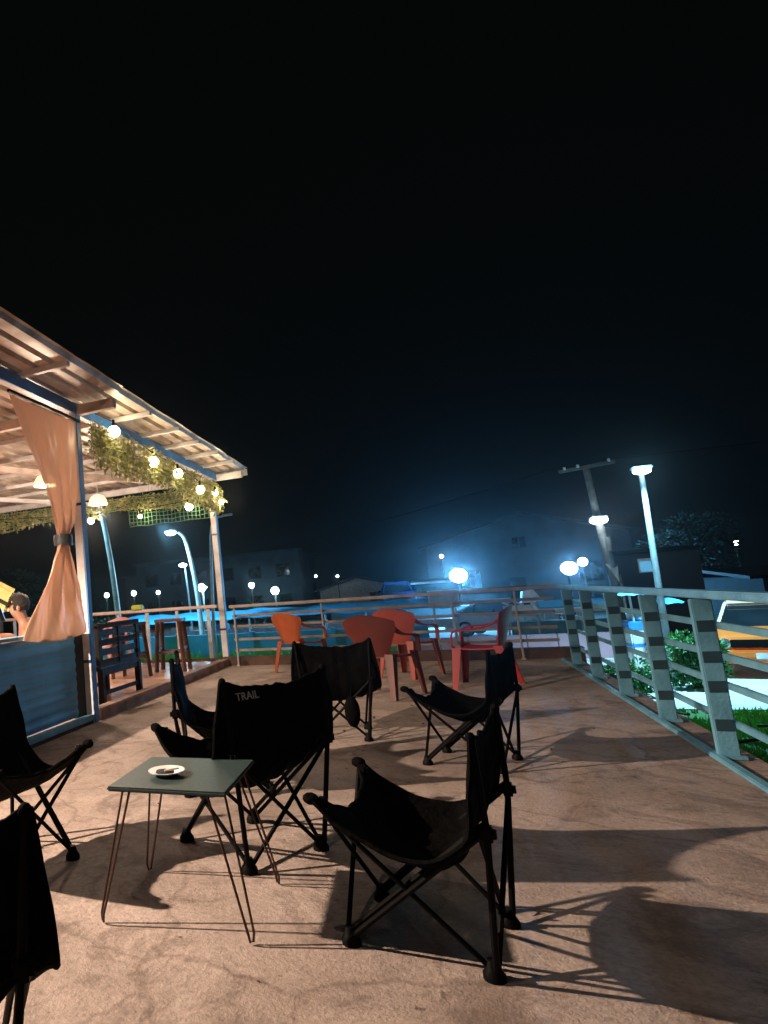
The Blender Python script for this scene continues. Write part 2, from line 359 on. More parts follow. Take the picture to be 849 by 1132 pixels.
# small far lamps
def globe_lamp(label, p, power, r, hgt_pole=True):
    t = empty('globe_lamp', (p[0], p[1], GZ), 0, label, 'lamp', 'small far lamps in the dark')
    h = p[2]-GZ
    MB().tube([(0, 0, 0), (0, 0, h-r*0.8)], 0.04, 8).build('pole', BARK, t)
    MB().ball((0, 0, h), r).build('globe', COLDLENS, t)
    if power: point_light('globe_light', t, (0, -r-0.12, h), power, COLD, 0.08)
for args in [
    ('tiny far lamp just left of the leftmost bent pole', (-18.16, 35.64, 1.71), 12, 0.15),
    ('tiny far lamp just right of the bent pole, above lime box', (-18.34, 39.99, 1.76), 12, 0.17),
    ('second tiny far lamp, between lime box and curved street lamp', (-18.38, 44.34, 1.75), 12, 0.15),
    ('white globe lamp just right of the pavilion corner post', (-10.02, 38.72, 1.68), 40, 0.17),
    ('brighter white globe lamp above left end of the far railing', (-7.86, 35.13, 1.26), 120, 0.21),
    ('pinpoint lamp above the blazing floodlight', (0.43, 55.0, 2.96), 0, 0.13),
    ('pinpoint lamp left of the pair over the orange chairs', (-9.58, 59.23, 2.3), 0, 0.11),
    ('pinpoint lamp right of the pair over the orange chairs', (-7.8, 59.49, 2.15), 0, 0.11),
    ('pinpoint lamp alone in the dark at far right', (12.04, 38.15, 1.92), 0, 0.12),
    ('pinpoint lamp just right of the tall lamp pole', (8.29, 34.0, 1.05), 0, 0.10),
    ('small globe lamp just above the right floodlight', (6.87, 41.43, 1.62), 15, 0.22),
    ('globe lamp right of curved pole in front of left building', (-12.86, 37.88, 1.75), 60, 0.24)]:
    globe_lamp(*args)
def floodlight(label, p, power, r):
    t = empty('floodlight', (p[0], p[1], GZ), 0, label, 'floodlight', 'floodlights in front of the house')
    h = p[2]-GZ
    MB().tube([(0, 0.5, 0), (0, 0.5, h-0.1), (0, 0.3, h)], 0.05, 8).build('pole', BLACKPLASTIC, t)
    MB().box((0, 0.24, h), (1.5*r, 0.3, 1.3*r), bev=0.03).build('housing', BLACKPLASTIC, t)
    MB().ball((0, 0.0, h), r*0.8, (1, 0.6, 0.9), 3).build('lens', glow('flood_lens', (0.8, 0.95, 1.0), 40), t)
    point_light('flood_beam', t, (0, -0.6, h), power, FLOOD, 0.25)
floodlight('blazing blue white floodlight in front of the gabled house', (0.95, 37.99, 1.36), 3900, 0.5)
floodlight('second floodlight, between gabled house and leaning pole', (5.66, 37.58, 1.33), 1300, 0.42)

# ================================================================== BUILDINGS BEHIND
def house(name, label, x0, x1, y0, y1, eave, apex, wins, door=None, wallm=PLASTER, hip=False):
    t = empty(name, ((x0+x1)/2, y0, GZ), 0, label, 'house')
    W = x1-x0; D = y1-y0; e = eave-GZ; a = apex-GZ
    MB().prism([(-W/2, 0), (W/2, 0), (W/2, e), (0, a), (-W/2, e)], 0, D).build('wall', wallm, t, smooth=False)
    ov = 0.5; sl = (a-e)/(W/2)
    for sgn in (-1, 1):
        mb = MB(); mb.prism([(0, a+0.03), (sgn*(W/2+ov), e-sl*ov+0.03), (sgn*(W/2+ov), e-sl*ov+0.16), (0, a+0.19)], -ov, D+ov); mb.build('roof', ROOFTILE, t, smooth=False)
    for (wx, wz, ww, wh) in wins:
        f = MB(); f.box((wx, -0.03, wz), (ww+0.16, 0.08, wh+0.16), bev=0.01); fo = f.build('window', ROOFTILE, t)
        g = MB(); g.box((wx-ww/4-0.01, -0.075, wz), (ww/2-0.04, 0.02, wh)); g.box((wx+ww/4+0.01, -0.075, wz), (ww/2-0.04, 0.02, wh)); g.build('pane', DARKGLASS, fo)
    if door:
        d = MB(); d.box((door, -0.04, 1.05), (1.0, 0.08, 2.1), bev=0.01); do = d.build('door', DARKWOOD, t)
        MB().ball((door+0.38, -0.11, 1.0), 0.04).build('handle', CHROME, do)
    return t
house('gabled_house', 'dim blue lit gabled house behind the blazing floodlight', -0.6, 12.0, 55, 66, 3.7, 5.5, [(-3.6, 2.2, 1.4, 1.3), (3.8, 2.2, 1.4, 1.3), (-0.2, 4.6, 0.8, 0.7)], -0.6)
house('gabled_shed', 'small dark shed to the left of the gabled house', -9.8, -3.4, 62, 70, 1.0, 1.9, [(1.6, 1.3, 1.0, 0.6)], None, TIMBER)
t = empty('flat_building', (-19, 60, GZ), 0, 'long two storey building dim behind the pavilion railing', 'building')
b = MB(); b.box((0, 4, 2.9), (16, 8, 5.8)); b.box((-8.9, 4.2, 2.4), (2.2, 6, 4.8)); b.build('wall', PLASTER, t, smooth=False)
b = MB(); b.box((0, 4, 5.92), (16.8, 8.8, 0.24)); b.box((-9.2, 4.2, 4.9), (2.6, 6.6, 0.2)); b.build('roof', ROOFTILE, t, smooth=False)
for i in range(6):
    for j in range(2):
        f = MB().box((-6.5+i*2.6, -0.03, 1.5+j*2.7), (1.3, 0.08, 1.3)).build('window', ROOFTILE, t)
        MB().box((-6.5+i*2.6, -0.08, 1.5+j*2.7), (1.12, 0.03, 1.12)).build('pane', DARKGLASS, f)
t = empty('roadside_house', (15.0, 27.5, GZ), R(4), 'low house with plain teal lit wall behind the orange car', 'house')
b = MB(); b.box((0, 3, 0.85), (12, 6, 1.7)); b.build('wall', mat('dim_board', (0.03, 0.042, 0.048), 0.9, scale=2), t, smooth=False)
b = MB(); b.prism([(-0.5, 1.66), (3, 1.92), (6.5, 1.66), (6.5, 1.76), (3, 2.02), (-0.5, 1.76)], -6.5, 6.5, 'YZ'); b.build('roof', BLACKPLASTIC, t, smooth=False)
for wx in (-3.6, 0.2, 3.6):
    f = MB().box((wx, -0.03, 0.95), (1.0, 0.08, 0.8)).build('window', DARKWOOD, t); MB().box((wx, -0.08, 0.95), (0.84, 0.03, 0.64)).build('pane', DARKGLASS, f)
t = empty('kiosk', (6.05, 25.6, GZ), R(-8), 'narrow kiosk with one blue lit window behind the tall lamp', 'kiosk')
MB().box((0, 0.8, 1.35), (2.2, 1.6, 2.7)).build('wall', mat('dark_board', (0.012, 0.014, 0.016), 0.8, scale=3), t, smooth=False)
MB().box((0, 0.7, 2.76), (2.3, 1.8, 0.06), rx=R(4)).build('roof', BLACKPLASTIC, t, smooth=False)
f = MB().box((-0.20, -0.03, 2.3), (0.36, 0.07, 0.44)).build('window', GALV, t)
MB().box((-0.20, -0.075, 2.27), (0.28, 0.02, 0.32)).build('pane', glow('lit_window', (0.10, 0.38, 0.62), 0.9), f)
# wall strips beyond the far railing
TARPWALL = mat('sky_blue_wall', (0.07, 0.42, 0.72), 0.7, c2=(0.045, 0.30, 0.55), scale=1.5, bump=0.2)
t = empty('boundary_wall', (-8.0, 24.6, GZ), R(-1), 'long low blue wall beyond the far railing', 'wall')
b = MB(); b.box((0, 0, 0.42), (15, 0.16, 0.84)); b.build('wall', TARPWALL, t, smooth=False)
for i in range(11): MB().box((-7.4+i*1.48, -0.02, 0.44), (0.14, 0.26, 0.9)).build('pillar', TARPWALL, t)
t = empty('garden_wall', (1.55, 20.6, GZ), R(-1), 'low pink wall with jointed panels beyond far railing', 'wall')
for i in range(7): MB().box((-2.06+i*0.69, 0, 0.35), (0.67, 0.14, 0.70), bev=0.01).build('panel', PINKWALL, t)
MB().box((0, 0, 0.03), (4.9, 0.22, 0.06)).build('footing', CONC, t)
t = empty('block_wall', (4.55, 19.9, GZ), 0, 'pale teal lit block wall beside the pink wall', 'wall')
MB().box((-0.2, 0, 0.4), (0.75, 0.16, 0.78), bev=0.01).build('wall', CONC, t)
# stall with blue tarpaulin
t = empty('market_stall', (-6.6, 28.4, GZ), R(2), 'long low market stall under blue tarpaulin behind blue wall', 'stall')
b = MB(); b.sheet(lambda u, v: (-7.2+14.4*u, -0.9+2.4*v, 1.28+0.3*v+0.03*math.sin(u*31)+0.02*math.sin(u*77+v*5)), 90, 4, 0.02); b.build('tarpaulin', TARP, t)
b = MB(); b.box((0, 0, 0.66), (14, 0.7, 0.32), bev=0.01); b.build('counter', WHITEPAINT, t)
for i in range(10): MB().tube([(-7+i*1.55, -0.85, 0), (-7+i*1.55, -0.85, 1.28)], 0.035, 8).build('post', GALV, t)
def carton(i, x, w, hh, mm, label):
    tag(MB().box((x, 28.1+0.035*x+0.23, GZ+0.822+hh/2), (w, 0.4, hh), bev=0.012).build('crate', mm), label, 'crate', 'crates on the stall counter')
carton(0, -10.6, 0.9, 0.20, WHITEPAINT, 'pale crate at the left end of the stall counter')
carton(1, -8.7, 0.5, 0.26, TARP, 'blue crate on the left half of the stall counter')
carton(2, -4.7, 0.8, 0.2, mat('teal_crate', (0.1, 0.3, 0.3), 0.5), 'teal crate on the right half of the stall counter')
# long low white roofed shelter at right
t = empty('shelter', (3.1, 24.3, GZ), R(-2), 'long low shelter with white and blue roof edge behind pink wall', 'shelter')
b = MB(); b.box((0.5, 0, 1.22), (2.1, 1.6, 0.12), rx=R(6), bev=0.015); b.build('roof', WHITEPAINT, t)
b = MB(); b.box((-0.95, 0, 1.17), (0.78, 1.5, 0.13), rx=R(6), bev=0.015); b.build('awning', TIMBER, t)
b = MB(); b.box((0.45, -0.05, 1.32), (1.7, 1.3, 0.06), rx=R(6)); b.build('roof_sheet', TARP, t)
for x in (-1.3, -0.5, 0.6, 1.45): MB().tube([(x, -0.6, 0), (x, -0.6, 1.15)], 0.035, 8).build('post', GALV, t)
MB().box((0.1, 0.2, 0.42), (2.6, 0.6, 0.8)).build('counter', mat('teal_board', (0.12, 0.34, 0.36), 0.7), t)
# white tent-like canopy
t = empty('canopy_tent', (2.75, 26.0, GZ), 0, 'small white peaked tent flap behind the shelter', 'tent')
b = MB(); b.prism([(-0.35, 1.35), (0.30, 1.35), (0.02, 1.78), (-0.28, 1.72)], -0.3, 0.3); b.build('canvas', WHITEPAINT, t, smooth=False)
for x in (-0.3, 0.25): MB().tube([(x, 0, 0), (x, 0, 1.4)], 0.025, 8).build('pole', GALV, t)
# sign board
t = empty('sign_board', (0.07, 22.0, GZ), R(3), 'plain pale sign board with bright frame below the floodlight', 'sign')
MB().box((0, 0, 1.72), (0.78, 0.03, 0.49)).build('panel', mat('sign_grey', (0.42, 0.42, 0.44), 0.6, c2=(0.25, 0.26, 0.28), scale=9), t)
b = MB(); b.box((0, 0, 1.985), (0.86, 0.06, 0.03)); b.box((-0.405, 0, 1.72), (0.03, 0.06, 0.5)); b.box((0.405, 0, 1.72), (0.03, 0.06, 0.5)); b.build('frame', WHITEPAINT, t)
for x in (-0.3, 0.3): MB().tube([(x, 0.03, 0), (x, 0.03, 1.47)], 0.03, 8).build('post', GALV, t)

# ================================================================== VEHICLES
def car(name, label, loc, rz, L, Wd, H, paint, roofpaint, plate=True):
    t = empty(name, loc, rz, label, 'car')       # front faces local -y
    hw = Wd/2
    prof = [(-L/2, 0.28), (-L/2-0.02, 0.55), (-L/2+0.06, 0.78), (-L/2+1.25, 0.90), (L/2-0.55, 0.92), (L/2-0.02, 0.86), (L/2, 0.5), (L/2-0.04, 0.28)]
    b = MB(); vs_ = []
    for x, k in ((-hw, 0.94), (-hw*0.93, 1.0), (hw*0.93, 1.0), (hw, 0.94)):
        vs_.append([b.bm.verts.new((x, y*(1 if abs(x) < hw*0.95 else 0.975), 0.28+(z-0.28)*k)) for y, z in prof])
    for i in range(3):
        for j in range(len(prof)): b.bm.faces.new((vs_[i][j], vs_[i][(j+1) % len(prof)], vs_[i+1][(j+1) % len(prof)], vs_[i+1][j]))
    b.bm.faces.new(vs_[0]); b.bm.faces.new(vs_[-1][::-1]); body = b.build('body', paint, t)
    y0, y1, y2, y3 = -L/2+1.2, -L/2+1.85, L/2-1.25, L/2-0.5
    b = MB(); c = []
    for sx in (-1, 1): c.append([b.bm.verts.new(q) for q in ((sx*hw*0.9, y0, 0.89), (sx*hw*0.72, y1, H-0.12), (sx*hw*0.72, y2, H-0.12), (sx*hw*0.9, y3, 0.91))])
    for j in range(4): b.bm.faces.new((c[0][j], c[0][(j+1) % 4], c[1][(j+1) % 4], c[1][j]))
    b.bm.faces.new(c[0]); b.bm.faces.new(c[1][::-1]); b.build('window', DARKGLASS, t, smooth=False)
    b = MB(); b.box((0, (y1+y2)/2, H-0.065), (hw*1.5, y2-y1+0.16, 0.13), bev=0.05); b.build('roof', roofpaint, t)
    for sx in (-1, 1):
        for (ya, za, yb, zb, xa, xb) in ((y0, 0.9, y1, H-0.1, 0.9, 0.725), (y3, 0.92, y2, H-0.1, 0.9, 0.725)):
            MB().span((sx*hw*xa, ya, za), (sx*hw*xb, yb, zb), 0.06, 0.06).build('pillar', roofpaint, t)
    MB().box((0, -L/2-0.015, 0.66), (Wd*0.66, 0.05, 0.15), bev=0.01).build('grille', BLACKPLASTIC, t)
    for sx in (-1, 1):
        hl = MB().lathe([(0.0, -0.03), (0.085, -0.02), (0.10, 0.02), (0.10, 0.09)], (sx*Wd*0.38, -L/2-0.02, 0.66), 20, 'Y').build('headlight', CHROME, t)
        b = MB(); b.box((sx*Wd*0.46, -L/2+0.0, 0.62), (0.10, 0.06, 0.11), bev=0.02); b.build('indicator', mat('amber', (0.6, 0.22, 0.03), 0.3), t)
        b = MB(); b.box((sx*(hw+0.07), y0+0.25, 0.98), (0.14, 0.07, 0.1), bev=0.025); b.build('mirror', BLACKPLASTIC, t)
    MB().box((0, -L/2-0.07, 0.46), (Wd*0.98, 0.16, 0.15), bev=0.03).build('bumper', paint, t)
    if plate: MB().box((0, -L/2-0.16, 0.44), (0.44, 0.02, 0.11), bev=0.004).build('number_plate', WHITEPAINT, t)
    b = MB(); b.box((0.05, y0+0.36, 1.02), (0.5, 0.02, 0.02), rz=R(8)); b.box((-0.45, y0+0.36, 1.02), (0.5, 0.02, 0.02), rz=R(8)); b.build('wiper', BLACKPLASTIC, t)
    for sx in (-1, 1):
        for yy in (-L/2+0.78, L/2-0.82):
            wh = MB().lathe([(0.2, -0.09), (0.29, -0.09), (0.31, -0.05), (0.31, 0.05), (0.29, 0.09), (0.2, 0.09)], (sx*(hw-0.08), yy, 0.31), 24, 'X').build('wheel', TYRE, t)
            MB().lathe([(0, 0.07), (0.1, 0.075), (0.19, 0.05), (0.2, -0.05), (0, -0.05)] if sx > 0 else [(0, -0.07), (0.1, -0.075), (0.19, -0.05), (0.2, 0.05), (0, 0.05)], (sx*(hw-0.08), yy, 0.31), 20, 'X').build('rim', CHROME, wh)
    return t
car('parked_car', 'orange car with cream roof parked facing the deck', (6.1, 18.5, GZ+0.03), R(-19), 4.1, 1.66, 1.42, TAXI, TAXIROOF)
car('parked_car', 'blue car parked far off left of the floodlight', (-2.15, 39.6, GZ+0.93), R(6), 4.2, 1.65, 1.45, BLUECAR, BLUECAR)
car('parked_car', 'white car parked behind the sign board', (2.1, 29.5, GZ+0.03), R(70), 4.0, 1.62, 1.4, WHITECAR, WHITECAR)
t = empty('parking_terrace', (-1, 39.5, GZ), 0, 'raised earth terrace under the far blue car', 'terrace')
MB().box((0, 0.4, 0.46), (9, 4.5, 0.92)).build('wall', PLASTER, t, smooth=False)
t = empty('roadside_shed', (-0.35, 42.5, GZ), 0, 'low shed with white roof edge left of the floodlight', 'shed')
MB().box((0, 0.8, 1.05), (1.9, 1.6, 2.1)).build('wall', PLASTER, t, smooth=False); MB().box((0, 0.6, 2.26), (2.3, 2.3, 0.12), rx=R(3)).build('roof', WHITEPAINT, t)
MB().box((-0.2, -0.02, 1.0), (0.8, 0.06, 1.9)).build('door', DARKWOOD, t)

# ================================================================== RIGHT-HAND YARD
def foliage(mb, c, rad, n, L, seed, clumps=9):
    rnd = random.Random(seed); c = Vector(c); cl = []
    for k in range(clumps):
        d = Vector((rnd.gauss(0, 1), rnd.gauss(0, 1), rnd.gauss(0, 1))).normalized()
        cl.append((Vector((d.x*rad[0], d.y*rad[1], d.z*rad[2]))*rnd.uniform(0.3, 0.85), rnd.uniform(0.3, 0.55)))
    for k in range(n):
        q, s = rnd.choice(cl)
        d = Vector((rnd.gauss(0, 1), rnd.gauss(0, 1), rnd.gauss(0, 1))).normalized()
        p = q + Vector((d.x*rad[0], d.y*rad[1], d.z*rad[2]))*s*rnd.uniform(0.6, 1.0)
        dd = (d+Vector((rnd.gauss(0, .5), rnd.gauss(0, .5), rnd.gauss(-0.1, .4)))).normalized()
        mb.leaf(c+p, L*rnd.uniform(0.6, 1.3), L*0.5*rnd.uniform(0.7, 1.2), dd, Vector((rnd.gauss(0, 1), rnd.gauss(0, 1), rnd.gauss(0.6, 1))))
def bush(label, x, y, h, rx, seed, n=2600):
    t = empty('bush', (x, y, GZ), 0, label, 'bush', 'bushes beside the road')
    b = MB(); foliage(b, (0, 0, h*0.52), (rx, rx*0.8, h*0.5), n, 0.10, seed, 12); b.build('foliage', BUSH, t, smooth=False)
    b = MB(); rnd = random.Random(seed)
    for k in range(7): b.tube([(rnd.uniform(-.05, .05), rnd.uniform(-.05, .05), 0), (rnd.uniform(-.3, .3)*rx, rnd.uniform(-.3, .3)*rx, h*0.4), (rnd.uniform(-.7, .7)*rx, rnd.uniform(-.6, .6)*rx, h*0.8)], [0.02, 0.014, 0.006], 6)
    b.build('stem', BARK, t)
bush('bright green bush behind the right railing, beside the road', 4.02, 15.6, 1.05, 0.52, 3)
bush('small yellow green bush under the leaning pole, behind second railing bay', 2.75, 14.6, 0.65, 0.42, 5, 1500)
bush('low green bush behind the third railing bay, below the umbrella', 3.1, 15.2, 0.5, 0.34, 8, 1100)
def tree(label, x, y, h, rx, seed, n=3200):
    t = empty('tree', (x, y, GZ), 0, label, 'tree', 'dark trees around the yard')
    b = MB(); rnd = random.Random(seed); b.tube([(0, 0, 0), (0.1, 0, h*0.25), (0.05, 0.1, h*0.5), (0.1, 0.1, h*0.8)], [0.2, 0.15, 0.11, 0.04], 10)
    for k in range(6):
        a = k*1.05+rnd.random(); z0 = h*rnd.uniform(0.3, 0.5)
        b.tube([(0.07, 0.05, z0), (math.cos(a)*rx*0.4, math.sin(a)*rx*0.4, z0+h*0.18), (math.cos(a)*rx*0.75, math.sin(a)*rx*0.75, z0+h*0.3)], [0.07, 0.045, 0.015], 7)
    b.build('trunk', BARK, t)
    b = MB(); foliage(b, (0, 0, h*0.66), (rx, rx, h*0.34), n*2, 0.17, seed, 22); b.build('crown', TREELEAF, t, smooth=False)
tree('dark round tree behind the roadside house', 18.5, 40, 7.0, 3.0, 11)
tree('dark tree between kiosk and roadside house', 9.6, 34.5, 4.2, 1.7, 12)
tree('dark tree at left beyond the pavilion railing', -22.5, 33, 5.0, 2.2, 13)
def palm(label, x, y, h, seed):
    t = empty('palm_plant', (x, y, GZ), 0, label, 'plant'); rnd = random.Random(seed)
    b = MB(); b.tube([(0, 0, 0), (0.03, 0, h*0.45)], [0.06, 0.04], 8); b.build('stem', BARK, t)
    b = MB()
    for k in range(13):
        a = rnd.uniform(0, 6.28); el = rnd.uniform(0.5, 1.25); L = h*rnd.uniform(0.5, 0.7); p = Vector((0, 0, h*0.45)); d = Vector((math.cos(a)*math.cos(el), math.sin(a)*math.cos(el), math.sin(el)))
        for s in range(9):
            p2 = p+d*L/9; d = (d+Vector((0, 0, -0.13))).normalized(); sd = d.cross(Vector((0, 0, 1))).normalized(); ll = L*0.28*(1-abs(s-3.5)/6)
            for q in (-1, 1): b.leaf(p2, ll, 0.045, (sd*q+d*0.7), Vector((0, 0, 1)))
            p = p2
    b.build('crown', mat('palm_leaf', (0.06, 0.19, 0.07), 0.5, scale=3), t, smooth=False)
palm('leafy green palm plant beside the bent lamp pole', -9.0, 16.5, 2.7, 4)
palm('dark palm plant beyond the blue wall', -7.6, 31, 2.3, 9)
# umbrellas, cooler, person, utility pole
def umbrella(label, p, r, h, canopy, tilt=0):
    t = empty('umbrella', p, 0, label, 'umbrella', 'small umbrellas by the road')
    MB().tube([(0, 0, 0), (-0.02, 0, h)], 0.022, 8).build('pole', GALV, t)
    b = MB()
    b.sheet(lambda u, v: (r*v*math.cos(u*2*math.pi), r*v*math.sin(u*2*math.pi), h-0.35*r*v*v-0.02+0.02*v*abs(math.sin(u*4*math.pi*2))), 48, 6, 0.006); b.build('canopy', canopy, t)
    MB().lathe([(0.0, 0), (0.2, 0), (0.2, 0.06), (0.03, 0.1), (0, 0.1)], (0, 0, 0), 16).build('base', CONC, t)
umbrella('blue umbrella beside the bright green bush', (4.05, 16.95, GZ+0.02), 0.33, 1.62, TARP)
umbrella('pale teal umbrella standing over the blue and white cooler', (3.62, 17.4, GZ+0.02), 0.26, 1.78, mat('teal_cloth', (0.15, 0.42, 0.5), 0.7))
t = empty('cooler', (3.70, 17.6, GZ+0.03), R(10), 'tall white cooler with blue band beside the road', 'cooler')
MB().box((0, 0, 0.55), (0.46, 0.42, 1.1), bev=0.03).build('body', WHITEPAINT, t); MB().box((0, 0, 1.02), (0.48, 0.44, 0.2), bev=0.02).build('band', BLUEPAINT, t)
MB().box((0, 0, 0.62), (0.475, 0.435, 0.1), bev=0.02).build('stripe', BLUEPAINT, t); MB().lathe([(0.17, 0), (0.17, 0.12), (0.12, 0.2), (0.05, 0.22), (0, 0.22)], (0, 0, 1.15), 20).build('bottle', mat('water_bottle', (0.3, 0.6, 0.68), 0.2), t)
t = empty('utility_pole', (4.62, 23.55, GZ), 0, 'leaning old utility pole with crossarm and bright lamp', 'utility pole')
MB().tube([(0, 0, 0), (-0.02, 0, 1.9), (-0.16, 0.02, 3.75), (-0.24, 0.04, 5.35)], [0.13, 0.12, 0.1, 0.085], 12).build('pole', OLDWOODPOLE, t)
MB().span((-0.95, -0.1, 5.28), (0.5, 0.1, 5.42), 0.1, 0.1, bev=0.01).build('crossarm', OLDWOODPOLE, t)
for s in (-0.8, -0.45, 0.35): MB().lathe([(0.03, 0), (0.045, 0.03), (0.03, 0.05), (0.045, 0.08), (0.0, 0.11)], (s, s*0.14, 5.385+s*0.1), 12).build('insulator', CERAMIC, t)
hb = MB().box((-0.2, -0.25, 3.77), (0.42, 0.34, 0.09), bev=0.02).build('lamp_head', GALV, t)
MB().ball((-0.2, -0.25, 3.7), 0.19, (1.2, 1, 0.6)).build('lens', glow('white_lens', (0.95, 0.95, 1.0), 25), hb)
point_light('pole_light', t, (-0.3, -0.75, 3.6), 75, (0.6, 0.85, 1.0), 0.06)
MB().tube([(-0.03, -0.11, 2.8), (-0.03, -0.13, 3.2)], 0.07, 10).build('junction_box', OLDWOODPOLE, t)
b = MB()
def wire(a, c, sag, mb, n=24):
    a, c = Vector(a), Vector(c); mb.tube([a.lerp(c, i/n)-Vector((0, 0, sag*4*(i/n)*(1-i/n))) for i in range(n+1)], 0.012, 5)
wire((3.6, 23.5, 4.33), (-30, 60, 6.0), 1.4, b); wire((4.8, 23.6, 4.42), (30, 26, 6.5), 0.7, b)
tag(b.build('power_line', BLACKPLASTIC), 'thin black power wires strung from the leaning pole', 'wire')
t = empty('cloth_banner', (3.97, 19.7, GZ+0.03), 0, 'pale cloth tied on a stake beside the leaning pole', 'banner')
MB().tube([(0, 0, 0), (0, 0, 2.1)], 0.025, 8).build('stake', BARK, t)
MB().sheet(lambda u, v: (-0.02-0.16*u*(0.4+v), 0.03*math.sin(u*9+v*5), 1.98+0.34*v-0.06*math.sin(u*5)), 10, 10, 0.008).build('cloth', WHITEPAINT, t)
for k, (p, a, L) in enumerate([((2.5, 9.6), 0.5, 1.5), ((3.3, 10.9), -0.35, 1.3), ((2.6, 8.3), 0.2, 1.1), ((2.9, 11.9), 1.9, 1.0)]):
    b = MB(); q = Vector((p[0], p[1], GZ+0.2)); d = Vector((math.cos(a), math.sin(a), 0.12)); n_ = Vector((-d.y, d.x, 0))
    pts = [q+d*L*(i/6)+n_*0.05*math.sin(i*1.7+k)+Vector((0, 0, 0.05*math.sin(i+k))) for i in range(7)]
    b.tube(pts, [0.022, 0.02, 0.018, 0.016, 0.013, 0.01, 0.006], 7); b.tube([pts[2], pts[2]+(d+n_*1.2+Vector((0, 0, .5)))*0.3], [0.012, 0.005], 6); b.tube([pts[4], pts[4]+(d-n_*1.3+Vector((0, 0, .6)))*0.25], [0.01, 0.004], 6)
    tag(b.build('fallen_branch', BARK), ['dark crooked branch lying across the grass nearest the big lawn', 'dark twig lying on grass near the pale road', 'short dark stick in the grass closest to the deck', 'dark stick lying beside the road edge'][k], 'branch', 'fallen sticks on the grass')

# ================================================================== PAVILION
PX0, PX1, PY0, PY1 = -3.4, -8.6, -0.6, 11.25
pav = empty('pavilion', (-6.0, 6.0, 0), 0, 'open pavilion with sheet metal roof and blue half wall left of deck', 'pavilion')
o_ = Vector((-6.0, 6.0, 0))
def part(mb, name, m, smooth=True, parent=None):
    ob = mb.build(name, m, pav, smooth); ob.matrix_parent_inverse = Matrix.Translation(-o_); return ob
# floor and edge
b = MB(); b.box((-6.05, 5.35, -0.5), (5.2, 12.0, 1.13)); part(b, 'floor', TILE, False)
b = MB(); b.span((-3.40, 6.25, 0.045), (-3.46, 11.2, 0.045), 0.14, 0.15, bev=0.01); part(b, 'kerb', mat('pink_timber', (0.36, 0.24, 0.21), 0.8, c2=(0.2, 0.13, 0.11), scale=5, bump=0.3))
def post(x, y, h=3.3, wdt=0.085):
    b = MB(); b.box((x, y, h/2), (wdt, wdt, h), bev=0.006); p = part(b, 'post', WHITEPAINT)
    b = MB(); b.box((x+wdt/2+0.008, y-0.012, h/2-0.02), (0.014, wdt*0.8, h-0.06)); b.build('trim', BLUEPAINT, p)
    for z in (0.62, 2.28): MB().box((x, y, z), (wdt+0.016, wdt+0.016, 0.03)).build('band', BLUECAR, p)
for y in (1.1, 6.14): post(-3.39, y, 3.32, 0.10)
post(-3.46, 11.2, 3.22, 0.10)
for y in (1.1, 6.14, 11.2): post(-8.5, y, 3.3)
# beams
b = MB(); b.span((-3.38, -0.6, 3.375), (-3.40, 11.3, 3.31), 0.08, 0.10, bev=0.005); part(b, 'beam', WHITEPAINT)
b = MB(); b.span((-3.328, -0.6, 3.375), (-3.348, 11.25, 3.31), 0.018, 0.12); part(b, 'fascia', BLUEPAINT)
b = MB(); b.span((-8.5, -0.6, 3.37), (-8.5, 11.3, 3.31), 0.08, 0.10); part(b, 'beam', TIMBER)
for y in (1.1, 6.14, 11.22):
    b = MB(); b.span((-2.88 if y < 11 else -2.88, y, 3.362-0.006*y), (-8.8, y, 3.362-0.006*y), 0.08, 0.11, bev=0.005); part(b, 'beam', TIMBER if y < 11 else WHITEPAINT)
# knee braces under ceiling
b = MB(); b.span((-3.5, 11.0, 3.14), (-6.0, 6.2, 3.2), 0.07, 0.07); part(b, 'brace', TIMBER)
b = MB(); b.span((-5.9, 11.1, 3.13), (-8.4, 6.3, 3.2), 0.07, 0.07); part(b, 'brace', WHITEPAINT)
b = MB(); b.span((-8.4, 11.0, 3.13), (-5.7, 6.1, 3.22), 0.07, 0.07); part(b, 'brace', TIMBER)
# purlins across
ys = [-0.2, 0.75, 1.9, 2.85, 3.9, 5.05, 7.0, 7.9, 8.75, 9.6, 10.45]
for y in ys:
    z = 3.445-0.0055*(y+0.6)
    b = MB(); b.span((-2.80+random.uniform(-.02, .02), y, z), (-8.9, y+0.02, z-0.004), 0.055, 0.055, bev=0.004); part(b, 'purlin', WHITEPAINT)
# corrugated roof sheets, ribs along Y
def corr(x):
    q = (x % 0.19)/0.19
    return 0.044 if q < 0.20 else (0.044*(0.27-q)/0.07 if q < 0.27 else (0 if q < 0.93 else 0.044*(q-0.93)/0.07))
edges = [-0.7, 2.1, 4.95, 6.05, 7.95, 10.0, 11.42]
for i in range(len(edges)-1):
    ya, yb = edges[i], edges[i+1]+0.09; ex = -2.74+[-0.01, 0.0, -0.02, -0.05, -0.07, -0.10][i]
    b = MB(); W_ = 6.2; nx = 330
    for layer in (0,):
        b.sheet(lambda u, v: (ex-W_*u, ya+(yb-ya)*v, 3.472-0.0055*(ya+(yb-ya)*v+0.6)+corr(W_*u)+0.012*(1-v)+(0.005*math.sin(v*9+i*2)*max(0, 1-u*40))), nx, 6, 0.004)
    part(b, 'roof_sheet', ROOF)
b = MB(); b.span((-2.84, 11.44, 3.36), (-8.9, 11.44, 3.375), 0.03, 0.11); part(b, 'bargeboard', WHITEPAINT)
